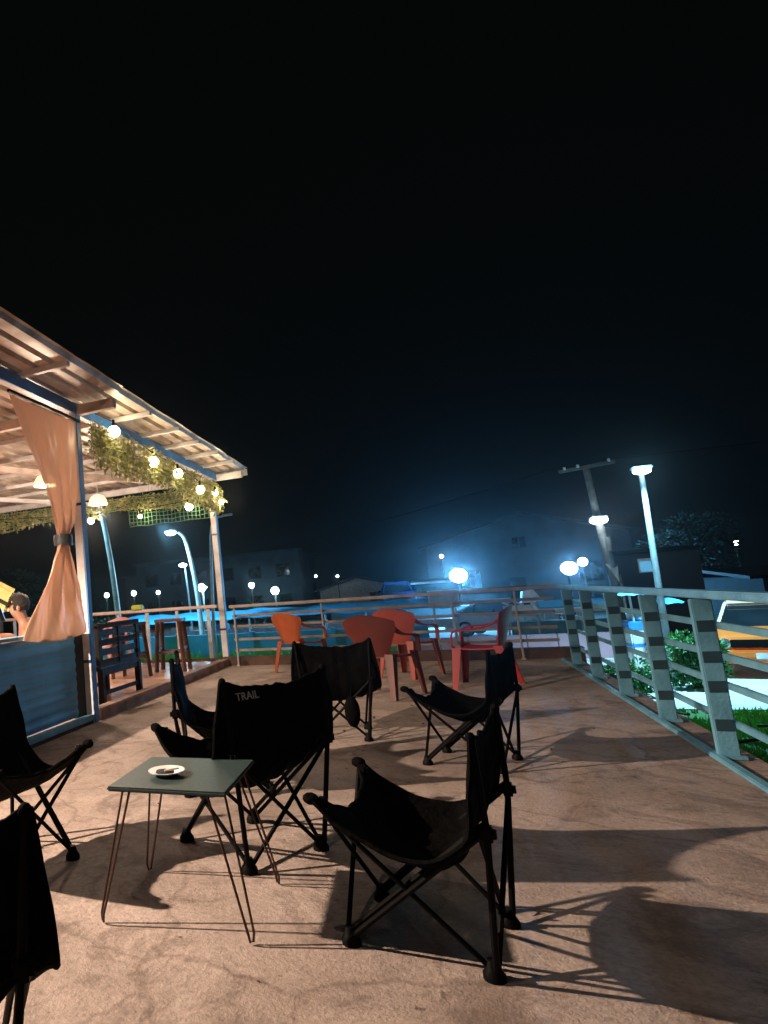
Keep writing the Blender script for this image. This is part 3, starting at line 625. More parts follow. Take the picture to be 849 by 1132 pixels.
# half wall of horizontal ribbed sheet
def ribz(v):
    q = (v*7) % 1.0
    return 0.018 if q < 0.42 else 0.0
def wallfn(y0, y1):
    return lambda u, v: (-3.40+0.009*math.sin(min(1, max(0, ((v*9) % 1-0.15)/0.7))*math.pi), y0+(y1-y0)*u, 0.10+0.83*v+0.006*math.sin(u*7))
b = MB(); b.sheet(wallfn(-0.5, 5.86), 30, 120, 0.008); part(b, 'wall_panel', BLUEWALL)
b = MB(); b.box((-3.45, 5.98, 0.5), (0.06, 0.20, 0.84)); part(b, 'dark_gap', mat('dark_board', (0.03, 0.035, 0.04), 0.8, scale=3))  # dark gap between wall end and post, its shade put in as a strip
b = MB(); b.span((-3.375, -0.5, 0.075), (-3.375, 6.12, 0.06), 0.07, 0.055, bev=0.004); part(b, 'sill_rail', mat('light_blue_steel', (0.20, 0.48, 0.68), 0.45, scale=6))
b = MB(); b.span((-3.42, -0.5, 0.95), (-3.42, 5.95, 0.95), 0.16, 0.03, bev=0.004); part(b, 'ledge', mat('light_blue_steel', (0.20, 0.48, 0.68), 0.45, scale=6))
b = MB(); b.span((-3.40, -0.5, 0.01), (-3.40, 6.14, 0.01), 0.10, 0.06); part(b, 'footing', KERB)
# pavilion railing at the far side
t = empty('pavilion_railing', (-6.0, 11.0, 0.06), 0, 'pale railing with thin balusters on far side of pavilion', 'railing')
b = MB(); b.span((-2.45, 0.02, 0.955), (2.52, 0.0, 0.965), 0.07, 0.055, bev=0.008); b.build('top_rail', mat('pink_white_paint', (0.66, 0.52, 0.48), 0.6, scale=5), t)
for i in range(9): MB().box((-2.3+i*0.58, 0.01, 0.46), (0.045 if i % 2 else 0.06, 0.045, 0.93)).build('baluster', GALV, t)
MB().span((-2.45, 0.02, 0.06), (2.52, 0.0, 0.06), 0.05, 0.05).build('bottom_rail', KERB, t)
tag(MB().box((-4.99, 11.0, 1.09), (0.22, 0.12, 0.10), rz=0.1, bev=0.02).build('plastic_box', GREENBOX), 'small lime plastic box standing on the pavilion railing', 'box')
# curtain tied at the middle
CURT = bpy.data.materials.new('tan_curtain'); CURT.use_nodes = True
_t = CURT.node_tree; _b = _t.nodes['Principled BSDF']; _b.inputs['Base Color'].default_value = (0.85, 0.62, 0.48, 1); _b.inputs['Roughness'].default_value = 0.42
_tr = _t.nodes.new('ShaderNodeBsdfTranslucent'); _tr.inputs[0].default_value = (0.88, 0.61, 0.44, 1)
_tp = _t.nodes.new('ShaderNodeBsdfTransparent'); _m1 = _t.nodes.new('ShaderNodeMixShader'); _m2 = _t.nodes.new('ShaderNodeMixShader')
_m1.inputs[0].default_value = 0.45; _m2.inputs[0].default_value = 0.16; _o = _t.nodes['Material Output']
_nw = _t.nodes.new('ShaderNodeTexWave'); _nw.inputs['Scale'].default_value = 160; _cc = _t.nodes.new('ShaderNodeTexCoord'); _t.links.new(_cc.outputs['Object'], _nw.inputs['Vector'])
_bp = _t.nodes.new('ShaderNodeBump'); _bp.inputs['Strength'].default_value = 0.15; _bp.inputs['Distance'].default_value = 0.002; _t.links.new(_nw.outputs['Fac'], _bp.inputs['Height']); _t.links.new(_bp.outputs[0], _b.inputs['Normal'])
_t.links.new(_b.outputs[0], _m1.inputs[1]); _t.links.new(_tr.outputs[0], _m1.inputs[2]); _t.links.new(_m1.outputs[0], _m2.inputs[1]); _t.links.new(_tp.outputs[0], _m2.inputs[2]); _t.links.new(_m2.outputs[0], _o.inputs[0])
t = empty('curtain', (-3.3, 5.5, 0.93), 0, 'tan curtain gathered by dark tie beside the pavilion post', 'curtain')
VS = [0, 0.2, 0.33, 0.40, 0.415, 0.43, 0.5, 0.65, 0.85, 1.0]     # from bottom to top
LO = [4.82, 5.12, 5.33, 5.44, 5.45, 5.43, 5.37, 5.22, 4.95, 4.78]
HI = [5.98, 5.84, 5.68, 5.60, 5.59, 5.60, 5.74, 5.86, 5.95, 6.02]
def curtfn(u, v):
    lo, hi = spline(VS, LO, v), spline(VS, HI, v); wdt = hi-lo
    y = lo+wdt*u; pin = max(0.0, 1-abs(v-0.415)/0.42)
    x = 0.035*math.sin(u*13+2.5*math.sin(v*3)+u*u*4)*(0.22+0.78*pin) + 0.012*math.sin(u*31+v*7)*pin + 0.05*math.sin(v*3.1) + 0.012*noise.noise(Vector((u*9, v*7, 2)))+0.006*noise.noise(Vector((u*30*(0.5+pin), v*9, 7)))
    z = 0.0+2.22*v+(0.10*(1-v)*u*u*0.0)+0.05*math.sin(u*3.14)*(-1 if v < 0.1 else 0)*(1-v*10)
    return (x, y-5.5, z)
MB().sheet(curtfn, 90, 90, 0.004).build('cloth', CURT, t, ang=80)
MB().lathe([(0.088, 0.86), (0.094, 0.885), (0.094, 0.945), (0.088, 0.97)], (0.05, 0.02, 0), 24).build('tie', mat('grey_tie', (0.06, 0.07, 0.08), 0.5), t)
MB().span((0.02, -0.75, 2.245), (0.02, 0.56, 2.245), 0.025, 0.025).build('rod', BLACKTUBE, t)
# garlands
def garland(name, label, fn, n, L, seed):
    rnd = random.Random(seed); t = empty(name, fn(0.5, 0.5), 0, label, 'garland', 'leaf garlands under the pavilion eaves'); base = Vector(fn(0.5, 0.5))
    b = MB()
    for k in range(int(n*0.8)):
        u = rnd.random(); v = min(1, max(0, rnd.gauss(0.5, 0.32)))
        p = Vector(fn(u, v))-base+Vector((rnd.gauss(0, .035), rnd.gauss(0, .035), rnd.gauss(0, .02)))
        d = Vector((rnd.gauss(0, 1), rnd.gauss(0, 1), rnd.gauss(-0.5, 0.7)))
        ls = rnd.choice((0.45, 0.7, 0.9, 1.3))*rnd.uniform(0.8, 1.2)
        if noise.noise(p*4+base*4) < -0.28: continue
        b.leaf(p, L*ls, L*ls*0.5, d, Vector((rnd.gauss(0, 1), rnd.gauss(0, 1), rnd.gauss(0, 1))))
    b.build('leaves', LEAF, t, smooth=False)
    b = MB()
    for j in range(4): b.tube([Vector(fn(i/24, 0.15+0.23*j))-base for i in range(25)], 0.008, 5)
    for j in range(26):
        q = Vector(fn(rnd.random(), 0.9))-base; a = rnd.uniform(0, 6.28); b.tube([q, q+Vector((0.03*math.cos(a), 0.05*math.sin(a), -0.06)), q+Vector((0.05*math.cos(a), 0.06*math.sin(a), -rnd.uniform(0.09, 0.2)))], [0.004, 0.003, 0.002], 5)
    b.build('stem', NET, t)
    b = MB()
    for i in range(70):
        u = (i+rnd.uniform(-.3, .3))/70; b.tube([Vector(fn(u+0.004*math.sin(i+j), 0.02+0.96*j/5))-base+Vector((0.03, 0, 0)) for j in range(6)], 0.006, 4)
    for j in range(7): b.tube([Vector(fn(i/40, 0.03+0.94*j/6+0.03*math.sin(i*1.3+j)))-base+Vector((0.03, 0, 0)) for i in range(41)], 0.006, 4)
    b.build('net', LEAF, t)
    return t
def front_g(u, v):
    y = 6.3+4.85*u; top = 3.27-0.055*(y-6.3)*0.6; hgt = 0.42+0.05*math.sin(u*9)
    return (-3.30-0.03*math.sin(u*13), y, top-hgt*v)
def far_g(u, v):
    x = -8.5+5.0*u; top = 3.19-0.006*(x+8.5)-0.12*max(0, (u-0.72))*2; hgt = 0.36-0.14*u+0.04*math.sin(u*17)
    return (x, 11.13, top-hgt*v)
garland('leaf_garland', 'thick pale leaf garland under blue beam facing the deck', front_g, 5200, 0.075, 21)
garland('leaf_garland', 'green leaf garland along far end beam of pavilion', far_g, 3800, 0.075, 22)
t = empty('shade_net', (-4.3, 11.17, 2.85), 0, 'dark green shade net hanging beside the corner post', 'net')
b = MB()
for i in range(22):
    x = -0.8+i*0.078; lo = -0.26+0.10*max(0, 0.4-i/22); hi = 0.30
    b.tube([(x, 0.01*math.sin(i), lo), (x+0.012*math.sin(i*2), 0.012*math.sin(i*3), 0.05), (x, 0, hi)], 0.009, 4)
for j in range(8):
    z = -0.25+j*0.075; b.tube([(-0.8+k*0.17, 0.006, z+0.012*math.sin(k*2+j)) for k in range(11)], 0.009, 4)
b.build('mesh', NET, t)
# light strings
def strand(label, pts, rad, power, wirepts):
    t = empty('string_lights', pts[0], 0, label, 'string lights', 'light strings on the garlands'); base = Vector(pts[0])
    b = MB(); b.tube([Vector(p)-base for p in wirepts], 0.006, 5); b.build('cord', BLACKPLASTIC, t)
    for k, p in enumerate(pts):
        q = Vector(p)-base
        bo = MB().ball(q, rad[k % len(rad)]).build('bulb', glow('string_bulb', (1.0, 0.78, 0.5), 11), t)
        MB().tube([q+Vector((0, 0, rad[k % len(rad)]*0.8)), q+Vector((0, 0, rad[k % len(rad)]+0.07))], 0.018, 8).build('socket', BLACKPLASTIC, bo)
        if power: point_light('bulb_light', t, q+Vector((0.10, 0, -0.02)), power, CREAM, 0.05)
fp = [(-3.2, 6.75, 3.19), (-3.2, 7.9, 3.02), (-3.2, 8.82, 3.0), (-3.2, 9.78, 2.88), (-3.22, 10.62, 2.93), (-3.24, 11.0, 2.82)]
strand('string of big glowing bulbs on the deck side garland', fp, [0.075, 0.072, 0.07, 0.07, 0.055, 0.05], 10, [(-3.2, 6.3, 3.3)]+[(p[0], p[1], p[2]+0.12) for p in fp])
fp = [(-3.85, 11.04, 2.82), (-4.82, 11.04, 2.76), (-5.86, 11.04, 2.80)]
strand('string of glowing bulbs on the far end garland', fp, [0.075, 0.042, 0.065], 8, [(-3.5, 11.1, 3.0)]+[(p[0], p[1], p[2]+0.12) for p in fp]+[(-8.2, 11.1, 3.1)])
# bench
t = empty('slatted_bench', (-3.60, 7.30, 0.065), 0, 'dark wooden slatted bench with its back to the deck', 'bench')
bk = MB()
for y in (-0.53, 0, 0.53): bk.box((0, y, 0.66), (0.05, 0.09, 0.46), bev=0.004)
for z in (0.46, 0.58, 0.69, 0.80): bk.box((0.005, 0, z), (0.025, 1.1, 0.075), bev=0.003)
bk.box((0, 0, 0.885), (0.06, 1.15, 0.06), bev=0.006); bk.build('backrest', DARKWOOD, t)
MB().box((-0.27, 0, 0.40), (0.5, 1.12, 0.05), bev=0.006).build('seat', DARKWOOD, t)
MB().box((0.0, 0, 0.36), (0.045, 1.1, 0.09), bev=0.004).build('apron', DARKWOOD, t)
for x in (0, -0.47):
    for y in (-0.51, 0.51): MB().box((x, y, 0.19), (0.07, 0.07, 0.38), bev=0.004).build('leg', DARKWOOD, t)
b = MB(); b.box((0, 0, 0.12), (0.03, 1.0, 0.045)); b.box((-0.47, 0, 0.12), (0.03, 1.0, 0.045)); b.build('stretcher', DARKWOOD, t)
# stools
def stool(label, loc, rz, h=0.82):
    t = empty('bar_stool', loc, rz, label, 'bar stool', 'bar stools by the pavilion railing')
    MB().box((0, 0, h-0.02), (0.44, 0.34, 0.05), bev=0.008).build('seat', STOOLWOOD, t)
    for x in (-1, 1):
        for y in (-1, 1): MB().span((x*0.23, y*0.18, 0), (x*0.18, y*0.13, h-0.04), 0.05, 0.05).build('leg', STOOLWOOD, t)
    b = MB(); z = 0.30
    for y in (-1, 1): b.box((0, y*0.16, z), (0.42, 0.03, 0.045))
    for x in (-1, 1): b.box((x*0.21, 0, z+0.06), (0.03, 0.32, 0.045))
    b.build('stretcher', STOOLWOOD, t); return t
stool('dark red wooden bar stool standing near corner post', (-3.98, 10.0, 0.065), R(6))
stool('dark red wooden bar stool half hidden by the slatted bench', (-4.35, 9.2, 0.065), R(-4))

# ================================================================== RAILINGS
def railing(name, label, axis, fixed, a0, a1, posts, levels, pw, pm, rm, top=1.0, clamps=True, outward=1, topw=0.075):
    t = empty(name, (fixed, a0, 0) if axis == 'Y' else (a0, fixed, 0), 0, label, 'railing')
    L = a1-a0
    P = (lambda s, off, z: (off, s, z)) if axis == 'Y' else (lambda s, off, z: (s, off, z))
    S = (lambda l, wd, h: (wd, l, h)) if axis == 'Y' else (lambda l, wd, h: (l, wd, h))
    MB().box(P(L/2, 0, top), S(L+0.06, topw, 0.05), bev=0.008).build('top_rail', pm, t)
    for z in levels: MB().box(P(L/2, outward*(0.066 if clamps else 0.04), z), S(L, 0.028, 0.043), bev=0.005).build('rail', rm, t)
    for s in posts:
        p = MB().box(P(s-a0, 0, top/2-0.02), S(pw*0.55, pw, top-0.02), bev=0.006).build('post', pm, t)
        MB().box(P(s-a0, 0, 0.012), S(pw*1.2, pw*1.4, 0.02), bev=0.003).build('base_plate', pm, p)
        if clamps:
            for z in levels: MB().box(P(s-a0, 0.0, z), S(pw*0.55+0.008, pw*0.82, 0.07), bev=0.002).build('clamp', DARKCLAMP, p)
    return t
railing('railing', 'pale blue steel railing with wide posts along right side of deck', 'Y', 1.46, 2.9, 10.85, [2.95, 4.15, 5.35, 6.52, 7.75, 9.0, 10.2], [0.80, 0.61, 0.43, 0.20], 0.105, PALEBLUE, PALEBLUE)
railing('railing', 'grey railing with thin posts across far end of deck', 'X', 11.02, -3.25, 1.42, [-3.2, -1.75, 0.13, 0.95], [0.84, 0.66, 0.44, 0.26], 0.045, mat('dull_paint', (0.46, 0.42, 0.41), 0.6, c2=(0.3, 0.27, 0.26), scale=5), mat('dull_rail', (0.34, 0.30, 0.29), 0.6, c2=(0.2, 0.18, 0.17), scale=5), clamps=False, topw=0.05)
b = MB(); b.box((1.40, 6.9, 0.012), (0.05, 8.0, 0.03), bev=0.006); tag(b.build('deck_edging', PALEBLUE), 'pale steel edging under the right railing', kind='structure')

# ================================================================== CAMP CHAIRS
Vv = [0, 0.16, 0.34, 0.52, 0.66, 0.84, 1.0]
CY = [0.235, 0.12, 0.00, -0.12, -0.19, -0.222, -0.248]; CZ = [0.435, 0.345, 0.298, 0.305, 0.42, 0.585, 0.72]
SY = [0.305, 0.20, 0.05, -0.10, -0.212, -0.250, -0.264]; SZ = [0.535, 0.445, 0.385, 0.385, 0.455, 0.60, 0.775]
SW = [0.30, 0.305, 0.315, 0.33, 0.335, 0.322, 0.294]
def sling(u, v):
    q = 2*u-1; a = abs(q)**2.2
    y = spline(Vv, CY, v)*(1-a)+spline(Vv, SY, v)*a; z = spline(Vv, CZ, v)*(1-a)+spline(Vv, SZ, v)*a
    x = q*spline(Vv, SW, v)
    nn = noise.noise(Vector((x*7, y*7+3, z*7)))*0.02+noise.noise(Vector((x*19, v*4, 5)))*0.011
    return (x, y+nn*0.6, z+nn)
def make_camp_chair(label):
    t = empty('camp_chair', (0, 0, 0), 0, label, 'camp chair', 'black camp chairs on the deck')
    sl = MB().sheet(sling, 40, 40, 0.008).build('fabric_seat', BLACKFAB, t, ang=70)
    b = MB()
    for s in (0, 1): b.tube([Vector(sling(s, v/30)) for v in range(31)], 0.009, 7)
    b.tube([Vector(sling(u/24, 1)) for u in range(25)], 0.009, 7); b.tube([Vector(sling(u/24, 0)) for u in range(25)], 0.009, 7)
    b.build('piping', BLACKFAB, sl)
    F = {(-1, 1): (-0.20, 0.235), (1, 1): (0.20, 0.235), (-1, -1): (-0.20, -0.225), (1, -1): (0.20, -0.225)}
    T = {(-1, 1): (-0.285, 0.285, 0.505), (1, 1): (0.285, 0.285, 0.505), (-1, -1): (-0.268, -0.262, 0.475), (1, -1): (0.268, -0.262, 0.475)}
    def tube(a, c, r=0.0095, off=(0, 0, 0)):
        o = Vector(off); MB().tube([Vector((*F[a], 0.025))+o, Vector(T[c])+o], r, 8).build('cross_tube', BLACKTUBE, t)
    for s in (-1, 1):                                   # side faces: two tubes one way, one the other
        tube((s, 1), (s, -1), 0.0095, (s*0.012, 0, 0)); tube((s, 1), (s, -1), 0.0095, (-s*0.014, 0, 0.02)); tube((s, -1), (s, 1))
    for yy in (1, -1): tube((-1, yy), (1, yy), 0.0095, (0, yy*0.012, 0)); tube((1, yy), (-1, yy), 0.0095, (0, -yy*0.012, 0))
    for s in (-1, 1):
        MB().tube([Vector((s*0.212, -0.235, 0.03)), Vector((s*0.262, -0.272, 0.475)), Vector((s*0.284, -0.268, 0.78))], 0.011, 9).build('back_pole', BLACKTUBE, t)
        MB().box((s*0.266, -0.272, 0.475), (0.045, 0.055, 0.05), bev=0.012).build('joint', BLACKPLASTIC, t)
        b = MB(); b.ball((s*0.287, 0.298, 0.522), 0.025, (1.0, 1.25, 0.9)); b.build('corner_pocket', BLACKFAB, sl)
        b = MB(); b.ball((s*0.284, -0.266, 0.775), 0.017, (1.0, 1.0, 1.1)); b.build('corner_pocket', BLACKFAB, sl)
        b = MB(); b.box((s*0.248, 0.27, 0.50), (0.035, 0.04, 0.045), bev=0.01); b.build('joint', BLACKPLASTIC, t)
    for k in F: MB().lathe([(0.0, 0.0), (0.034, 0.0), (0.034, 0.018), (0.024, 0.034), (0.016, 0.06), (0, 0.06)], (*F[k], 0), 14).build('foot', BLACKPLASTIC, t)
    return t
CH = [ # label, x, y, rz, scale
    ('black camp chair nearest the railing side, alone in the front with long shadow', -0.165, 2.61, 79, 0.93),
    ('black camp chair in front of the red plastic chair', 0.06, 5.03, 72, 0.95),
    ('black camp chair with pale lettering behind the small table', -0.96, 3.25, 54, 1.06),
    ('black camp chair with its back panel facing, in front of the orange chairs', -0.86, 5.78, 6, 1.0),
    ('black camp chair cut by the left edge, facing the small table', -2.02, 2.74, -106, 1.0),
    ('black camp chair closest to camera in the bottom left corner', -1.235, 1.28, 34, 1.0),
    ('black camp chair mostly hidden, between slatted bench and lettered chair', -1.36, 4.2, -72, 1.06)]
proto = None
for i, (lab, x, y, rz, sc) in enumerate(CH):
    if proto is None: proto = make_camp_chair(lab); c = proto
    else: c = copy_tree(proto)
    c.location = (x, y, 0); c.rotation_euler = (0, 0, R(rz)); c.scale = (sc, sc, sc); c['label'] = lab
    if i == 2:
        fc = bpy.data.curves.new('lettering', 'FONT'); fc.body = 'TRAIL'; fc.size = 0.047; fc.extrude = 0.0015; fc.align_x = 'CENTER'
        fo = bpy.data.objects.new('lettering_curve', fc); col.objects.link(fo); bpy.context.view_layer.update()
        me = bpy.data.meshes.new_from_object(fo.evaluated_get(bpy.context.evaluated_depsgraph_get())); bpy.data.objects.remove(fo)
        me.materials.clear(); me.materials.append(mat('pale_print', (0.5, 0.5, 0.5), 0.7))
        to = bpy.data.objects.new('lettering', me); col.objects.link(to); to.parent = c
        # on the outside of the back panel
        to.location = (-0.155, -0.263, 0.69); to.rotation_euler = (R(80), 0, 0)
# carry bag hanging from the chair in front of the orange chairs
t = empty('carry_bag', (-0.70, 5.30, 0), 0, 'small black carry bag hanging from the camp chair back', 'bag')
MB().ball((0, 0, 0.27), 0.075, (0.75, 0.6, 1.55), 3).build('pouch', BLACKFAB, t)
MB().tube([(0, 0, 0.37), (0.0, 0.05, 0.44), (0.03, 0.12, 0.48)], 0.006, 6).build('cord', BLACKFAB, t)

for k in range(46):
    x, y = random.uniform(-2.6, 1.2), random.uniform(1.4, 7.5); b = MB(); r = random.uniform(0.004, 0.011)
    if k % 3 == 0: b.leaf((x, y, 0.006), random.uniform(0.03, 0.06), 0.022, Vector((random.gauss(0, 1), random.gauss(0, 1), 0.12)), Vector((0, 0, 1)))
    else: b.ball((x, y, r*0.5), r, (1.2, 0.9, 0.6), 1)
    tag(b.build('dry_leaf' if k % 3 == 0 else 'pebble', BARK if k % 3 == 0 else KERB), 'tiny dry leaf lying loose on the tan deck floor' if k % 3 == 0 else 'tiny brown pebble lying loose on the tan deck floor', 'leaf' if k % 3 == 0 else 'pebble', 'dry leaves scattered on the deck' if k % 3 == 0 else 'pebbles scattered on the deck')

# ================================================================== SIDE TABLE AND ASHTRAY
t = empty('side_table', (-1.025, 2.595, 0), R(2), 'small square slate coloured table on thin hairpin legs', 'table')
MB().box((0, 0, 0.49), (0.475, 0.485, 0.018), bev=0.006).build('table_top', TABLETOP, t)
for sx in (-1, 1):
    for sy in (-1, 1):
        f = Vector((sx*0.285, sy*0.245, 0.006)); b = MB()
        a1, a2 = Vector((sx*0.205, sy*0.15, 0.481)), Vector((sx*0.155, sy*0.205, 0.481))
        n_ = (a2-a1).normalized()*0.012
        b.tube([a1, f-n_+Vector((0, 0, 0.03)), f-n_*0.5+Vector((0, 0, 0.004)), f+n_*0.5+Vector((0, 0, 0.004)), f+n_+Vector((0, 0, 0.03)), a2], 0.0048, 8)
        b.box((sx*0.18, sy*0.178, 0.478), (0.07, 0.07, 0.006), rz=R(45)); b.build('leg', HAIRPIN, t)
t = empty('ashtray', (-1.08, 2.545, 0.499), 0, 'white dish with dark ash on the small table', 'ashtray')
MB().lathe([(0, 0), (0.035, 0), (0.04, 0.006), (0.072, 0.017), (0.074, 0.021), (0.068, 0.021), (0.038, 0.010), (0, 0.008)], (0, 0, 0), 36).build('dish', CERAMIC, t)
b = MB(); b.ball((-0.008, 0.0, 0.011), 0.04, (1.0, 0.8, 0.22), 3)
for v in b.bm.verts: v.co += Vector((0, 0, 1))*noise.noise(v.co*70)*0.006
b.build('ash', ASH, t)
MB().tube([(0.0, -0.02, 0.022), (0.05, 0.012, 0.026)], 0.0042, 8).build('cigarette', mat('cigarette_paper', (0.7, 0.62, 0.55), 0.8), t)

# ================================================================== PLASTIC CHAIRS
def make_plastic_chair(m, label):
    t = empty('plastic_chair', (0, 0, 0), 0, label, 'plastic chair', 'red and orange plastic armchairs at far end')
    MB().sheet(lambda u, v: ((2*u-1)*(0.235+0.02*v), -0.22+0.46*v, 0.425+0.02*(2*u-1)**2*0.8-0.015*math.sin(v*3.1)+(-0.035*max(0, v-0.85)*6)), 14, 14, 0.012).build('seat', m, t)
    def back(u, v):
        q = 2*u-1; wd = 0.165+0.135*min(1, v*1.35)**1.1; zz = 0.44+0.44*v-0.07*q*q*v*v
        return (q*wd, -0.225-0.13*v+0.10*q*q*(0.4+0.6*v), zz)
    MB().sheet(back, 22, 18, 0.011).build('backrest', m, t)
    for s in (-1, 1):
        A = [Vector((s*0.265, -0.25, 0.76)), Vector((s*0.295, -0.16, 0.69)), Vector((s*0.305, 0.0, 0.655)), Vector((s*0.30, 0.16, 0.645)), Vector((s*0.285, 0.23, 0.60)), Vector((s*0.275, 0.245, 0.45))]
        def arm(u, v, A=A, s=s):
            i = v*5; p = Vector([spline(list(range(6)), [a[k] for a in A], i) for k in range(3)])
            wv = 0.032+0.006*math.sin(v*3)
            return p+Vector((s*(2*u-1)*wv*(1-0.6*max(0, v-0.7)/0.3), 0, -0.01*(2*u-1)**2)) if v < 0.75 else p+Vector((s*(2*u-1)*wv*0.8, -0.01*(2*u-1), 0))
        MB().sheet(arm, 4, 30, 0.011).build('armrest', m, t)
        for (y0, y1, z1, x1) in ((0.245, 0.285, 0.46, 0.262), (-0.235, -0.335, 0.46, 0.225)):
            def leg(u, v, y0=y0, y1=y1, z1=z1, x1=x1, s=s):
                a = u*2-1; wv = 0.044-0.02*v; cx = x1+0.03*v; cy = y0+(y1-y0)*v
                ox, oy = (0, -abs(a)*wv*2) if (a < 0) else (-a*wv*2*s, 0)
                sg = 1 if y0 > 0 else -1
                return (s*cx+ox, cy+oy*sg, z1*(1-v))
            MB().sheet(leg, 4, 8, 0.009).build('leg', m, t)
    return t
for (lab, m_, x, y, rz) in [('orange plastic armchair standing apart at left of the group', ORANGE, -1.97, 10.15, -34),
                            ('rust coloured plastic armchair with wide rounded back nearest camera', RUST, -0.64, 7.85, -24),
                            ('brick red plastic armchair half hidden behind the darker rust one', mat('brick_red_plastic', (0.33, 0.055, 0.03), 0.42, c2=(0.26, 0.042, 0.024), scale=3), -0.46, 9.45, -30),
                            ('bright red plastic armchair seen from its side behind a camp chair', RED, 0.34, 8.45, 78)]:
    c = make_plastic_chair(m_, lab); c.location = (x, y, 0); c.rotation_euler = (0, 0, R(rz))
c = make_plastic_chair(PINKPLASTIC, 'pink plastic armchair inside pavilion behind the slatted bench'); c['group'] = 'plastic chairs inside pavilion'; c.location = (-5.25, 10.3, 0.065); c.rotation_euler = (0, 0, R(160))

# ================================================================== PERSON IN THE PAVILION
def skin_mesh(name, pts, edges, m, parent, root=0, sub=2):
    me = bpy.data.meshes.new(name); me.from_pydata([p[:3] for p in pts], edges, []); o = bpy.data.objects.new(name, me); col.objects.link(o)
    sm = o.modifiers.new('skin', 'SKIN'); sm.use_smooth_shade = True
    for i, p in enumerate(pts):
        sv = me.skin_vertices[0].data[i]; rr = p[3]; sv.radius = rr if isinstance(rr, tuple) else (rr, rr); sv.use_root = (i == root)
    o.modifiers.new('sub', 'SUBSURF').levels = sub; o.modifiers['sub'].render_levels = sub
    bpy.context.view_layer.update()
    dg = bpy.context.evaluated_depsgraph_get(); em = bpy.data.meshes.new_from_object(o.evaluated_get(dg)); em.name = name
    bpy.data.objects.remove(o); em.materials.clear(); em.materials.append(m)
    em.polygons.foreach_set('use_smooth', [True]*len(em.polygons))
    o = bpy.data.objects.new(name, em); col.objects.link(o); o.parent = parent; return o
# seated at the half wall, leaning on the near arm; local +y = facing
t = empty('person', (-3.88, 5.86, -0.005), R(128), 'person with short black hair leaning on the half wall ledge, looking at phone', 'person')
P_ = [(0, -0.02, 0.50, (0.15, 0.12)), (0, -0.01, 0.66, (0.14, 0.11)), (0, 0.03, 0.84, (0.15, 0.11)), (0, 0.06, 0.98, (0.14, 0.09)), (0, 0.08, 1.05, 0.06), (0, 0.11, 1.12, 0.055),
      (0, 0.15, 1.20, (0.085, 0.095)), (0, 0.18, 1.28, (0.075, 0.09)),
      (0.19, 0.07, 0.98, 0.062), (0.27, 0.10, 0.82, 0.047), (0.26, 0.22, 0.93, 0.04), (0.22, 0.38, 0.945, 0.03), (0.20, 0.44, 0.95, 0.032),
      (-0.19, 0.07, 0.98, 0.062), (-0.25, 0.13, 0.80, 0.047), (-0.16, 0.34, 0.90, 0.036), (-0.10, 0.45, 0.98, 0.028), (-0.08, 0.49, 1.0, 0.03),
      (0.10, 0.10, 0.48, 0.09), (0.12, 0.42, 0.50, 0.065), (0.12, 0.44, 0.12, 0.045), (0.12, 0.56, 0.05, 0.038),
      (-0.10, 0.10, 0.48, 0.09), (-0.12, 0.42, 0.50, 0.065), (-0.12, 0.44, 0.12, 0.045), (-0.12, 0.56, 0.05, 0.038)]
E_ = [(0, 1), (1, 2), (2, 3), (3, 4), (4, 5), (5, 6), (6, 7), (3, 8), (8, 9), (9, 10), (10, 11), (11, 12), (3, 13), (13, 14), (14, 15), (15, 16), (16, 17), (0, 18), (18, 19), (19, 20), (20, 21), (0, 22), (22, 23), (23, 24), (24, 25)]
# fingers rooted in the palms
for (hi, hx, hy, hz, dx) in ((12, 0.20, 0.44, 0.95, 1), (17, -0.08, 0.49, 1.0, -1)):
    for k in range(4):
        n0 = len(P_); ox = (k-1.5)*0.019; ll = (0.062, 0.072, 0.068, 0.052)[k]
        P_ += [(hx+ox, hy+0.035, hz+0.006, 0.011), (hx+ox, hy+0.035+ll*0.55, hz+0.008, 0.0095), (hx+ox*1.05, hy+0.035+ll, hz-0.012, 0.008)]
        E_ += [(hi, n0), (n0, n0+1), (n0+1, n0+2)]
    n0 = len(P_); P_ += [(hx-dx*0.03, hy+0.005, hz+0.008, 0.012), (hx-dx*0.047, hy+0.04, hz+0.012, 0.009)]; E_ += [(hi, n0), (n0, n0+1)]
skin_mesh('body', P_, E_, SKIN, t)
b = MB(); b.ball((0, 0.135, 1.275), 0.112, (0.92, 1.05, 1.0), 4)
for v in list(b.bm.verts):
    v.co += (v.co-Vector((0, 0.135, 1.275))).normalized()*noise.noise(v.co*40)*0.008
bmesh.ops.delete(b.bm, geom=[f for f in b.bm.faces if (f.calc_center_median().y > 0.20 and f.calc_center_median().z < 1.315) or f.calc_center_median().z < 1.20], context='FACES')
b.build('hair', HAIR, t)
for sx in (-1, 1): MB().ball((sx*0.095, 0.15, 1.225), 0.026, (0.4, 0.8, 1.2)).build('ear', SKIN, t)
MB().ball((0, 0.275, 1.215), 0.02, (0.7, 0.9, 1.1)).build('nose', SKIN, t)
for sx in (-1, 1): MB().box((sx*0.033, 0.258, 1.24), (0.025, 0.008, 0.01), bev=0.003).build('eye', HAIR, t)
MB().box((0, 0.262, 1.175), (0.045, 0.008, 0.01), bev=0.003).build('mouth', HAIR, t)
skin_mesh('sleeveless_top', [(0, -0.02, 0.52, (0.165, 0.135)), (0, -0.01, 0.66, (0.157, 0.127)), (0, 0.03, 0.84, (0.165, 0.125)), (0, 0.055, 0.955, (0.135, 0.098))], [(0, 1), (1, 2), (2, 3)], MAROON, t)
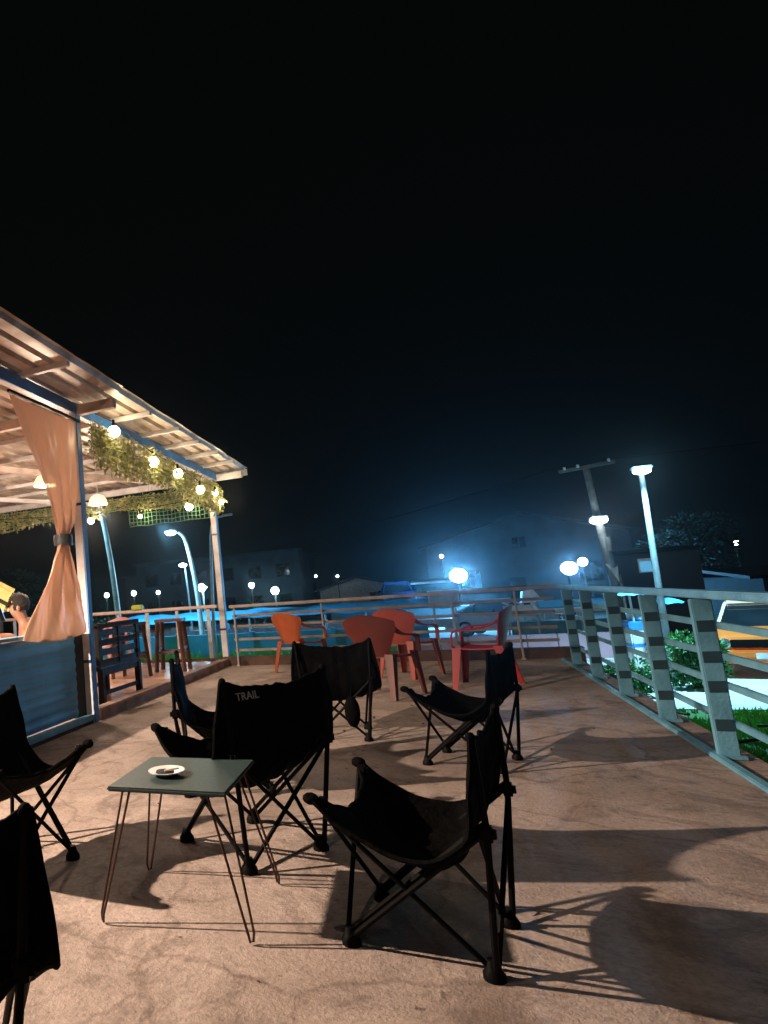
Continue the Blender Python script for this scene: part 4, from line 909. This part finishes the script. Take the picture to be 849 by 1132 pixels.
skin_mesh('trousers', [(0, -0.02, 0.49, (0.16, 0.13)), (0.10, 0.12, 0.49, 0.10), (0.12, 0.42, 0.505, 0.077), (0.12, 0.44, 0.15, 0.06), (-0.10, 0.12, 0.49, 0.10), (-0.12, 0.42, 0.505, 0.077), (-0.12, 0.44, 0.15, 0.06)], [(0, 1), (1, 2), (2, 3), (0, 4), (4, 5), (5, 6)], MAROON, t)
t2 = empty('phone', (-4.12, 5.64, 1.17), R(150), 'phone with bright blue screen held by the seated person', 'phone')
MB().box((0, 0, 0), (0.075, 0.010, 0.155), rx=R(-20), bev=0.003).build('case', BLACKPLASTIC, t2)
MB().box((0, -0.008, 0.002), (0.066, 0.004, 0.135), rx=R(-20)).build('screen', glow('phone_screen', (0.12, 0.45, 1.0), 2.0), t2)
t2 = empty('stool', (-3.88, 5.84, 0.065), R(128), 'low wooden stool under the seated person', 'stool')
MB().box((0, 0.0, 0.36), (0.36, 0.34, 0.04), bev=0.008).build('seat', STOOLWOOD, t2)
for x in (-1, 1):
    for y in (-1, 1): MB().span((x*0.17, y*0.15, 0), (x*0.14, y*0.13, 0.35), 0.04, 0.04).build('leg', STOOLWOOD, t2)
t2 = empty('striped_cushion', (-4.45, 6.02, 0.165), R(20), 'yellow and black striped cushion propped on a stand behind the person', 'cushion')
MB().box((0, 0, 1.22), (0.42, 0.10, 0.30), ry=R(30), bev=0.045).build('cushion', YELLOWCLOTH, t2)
MB().box((-0.03, -0.0, 1.20), (0.43, 0.108, 0.07), ry=R(30), bev=0.012).build('stripe', HAIR, t2)
MB().box((0, 0, 0.52), (0.10, 0.08, 1.04)).build('stand', DARKWOOD, t2)

# ================================================================== HAZE (night air around the lamps)
b = MB(); b.box((0, 40, 2.9), (264, 264, 11.2)); hz = b.build('haze', MATS['black_hair'], smooth=False); tag(hz, 'thin humid night haze over the whole place', kind='stuff')
hm = bpy.data.materials.new('night_haze'); hm.use_nodes = True; hn = hm.node_tree; hn.nodes.clear()
ho = hn.nodes.new('ShaderNodeOutputMaterial'); hv = hn.nodes.new('ShaderNodeVolumePrincipled')
hv.inputs['Color'].default_value = (0.85, 0.93, 1.0, 1); hv.inputs['Density'].default_value = 0.0010; hv.inputs['Anisotropy'].default_value = 0.94
hn.links.new(hv.outputs[0], ho.inputs['Volume']); hz.data.materials.clear(); hz.data.materials.append(hm)
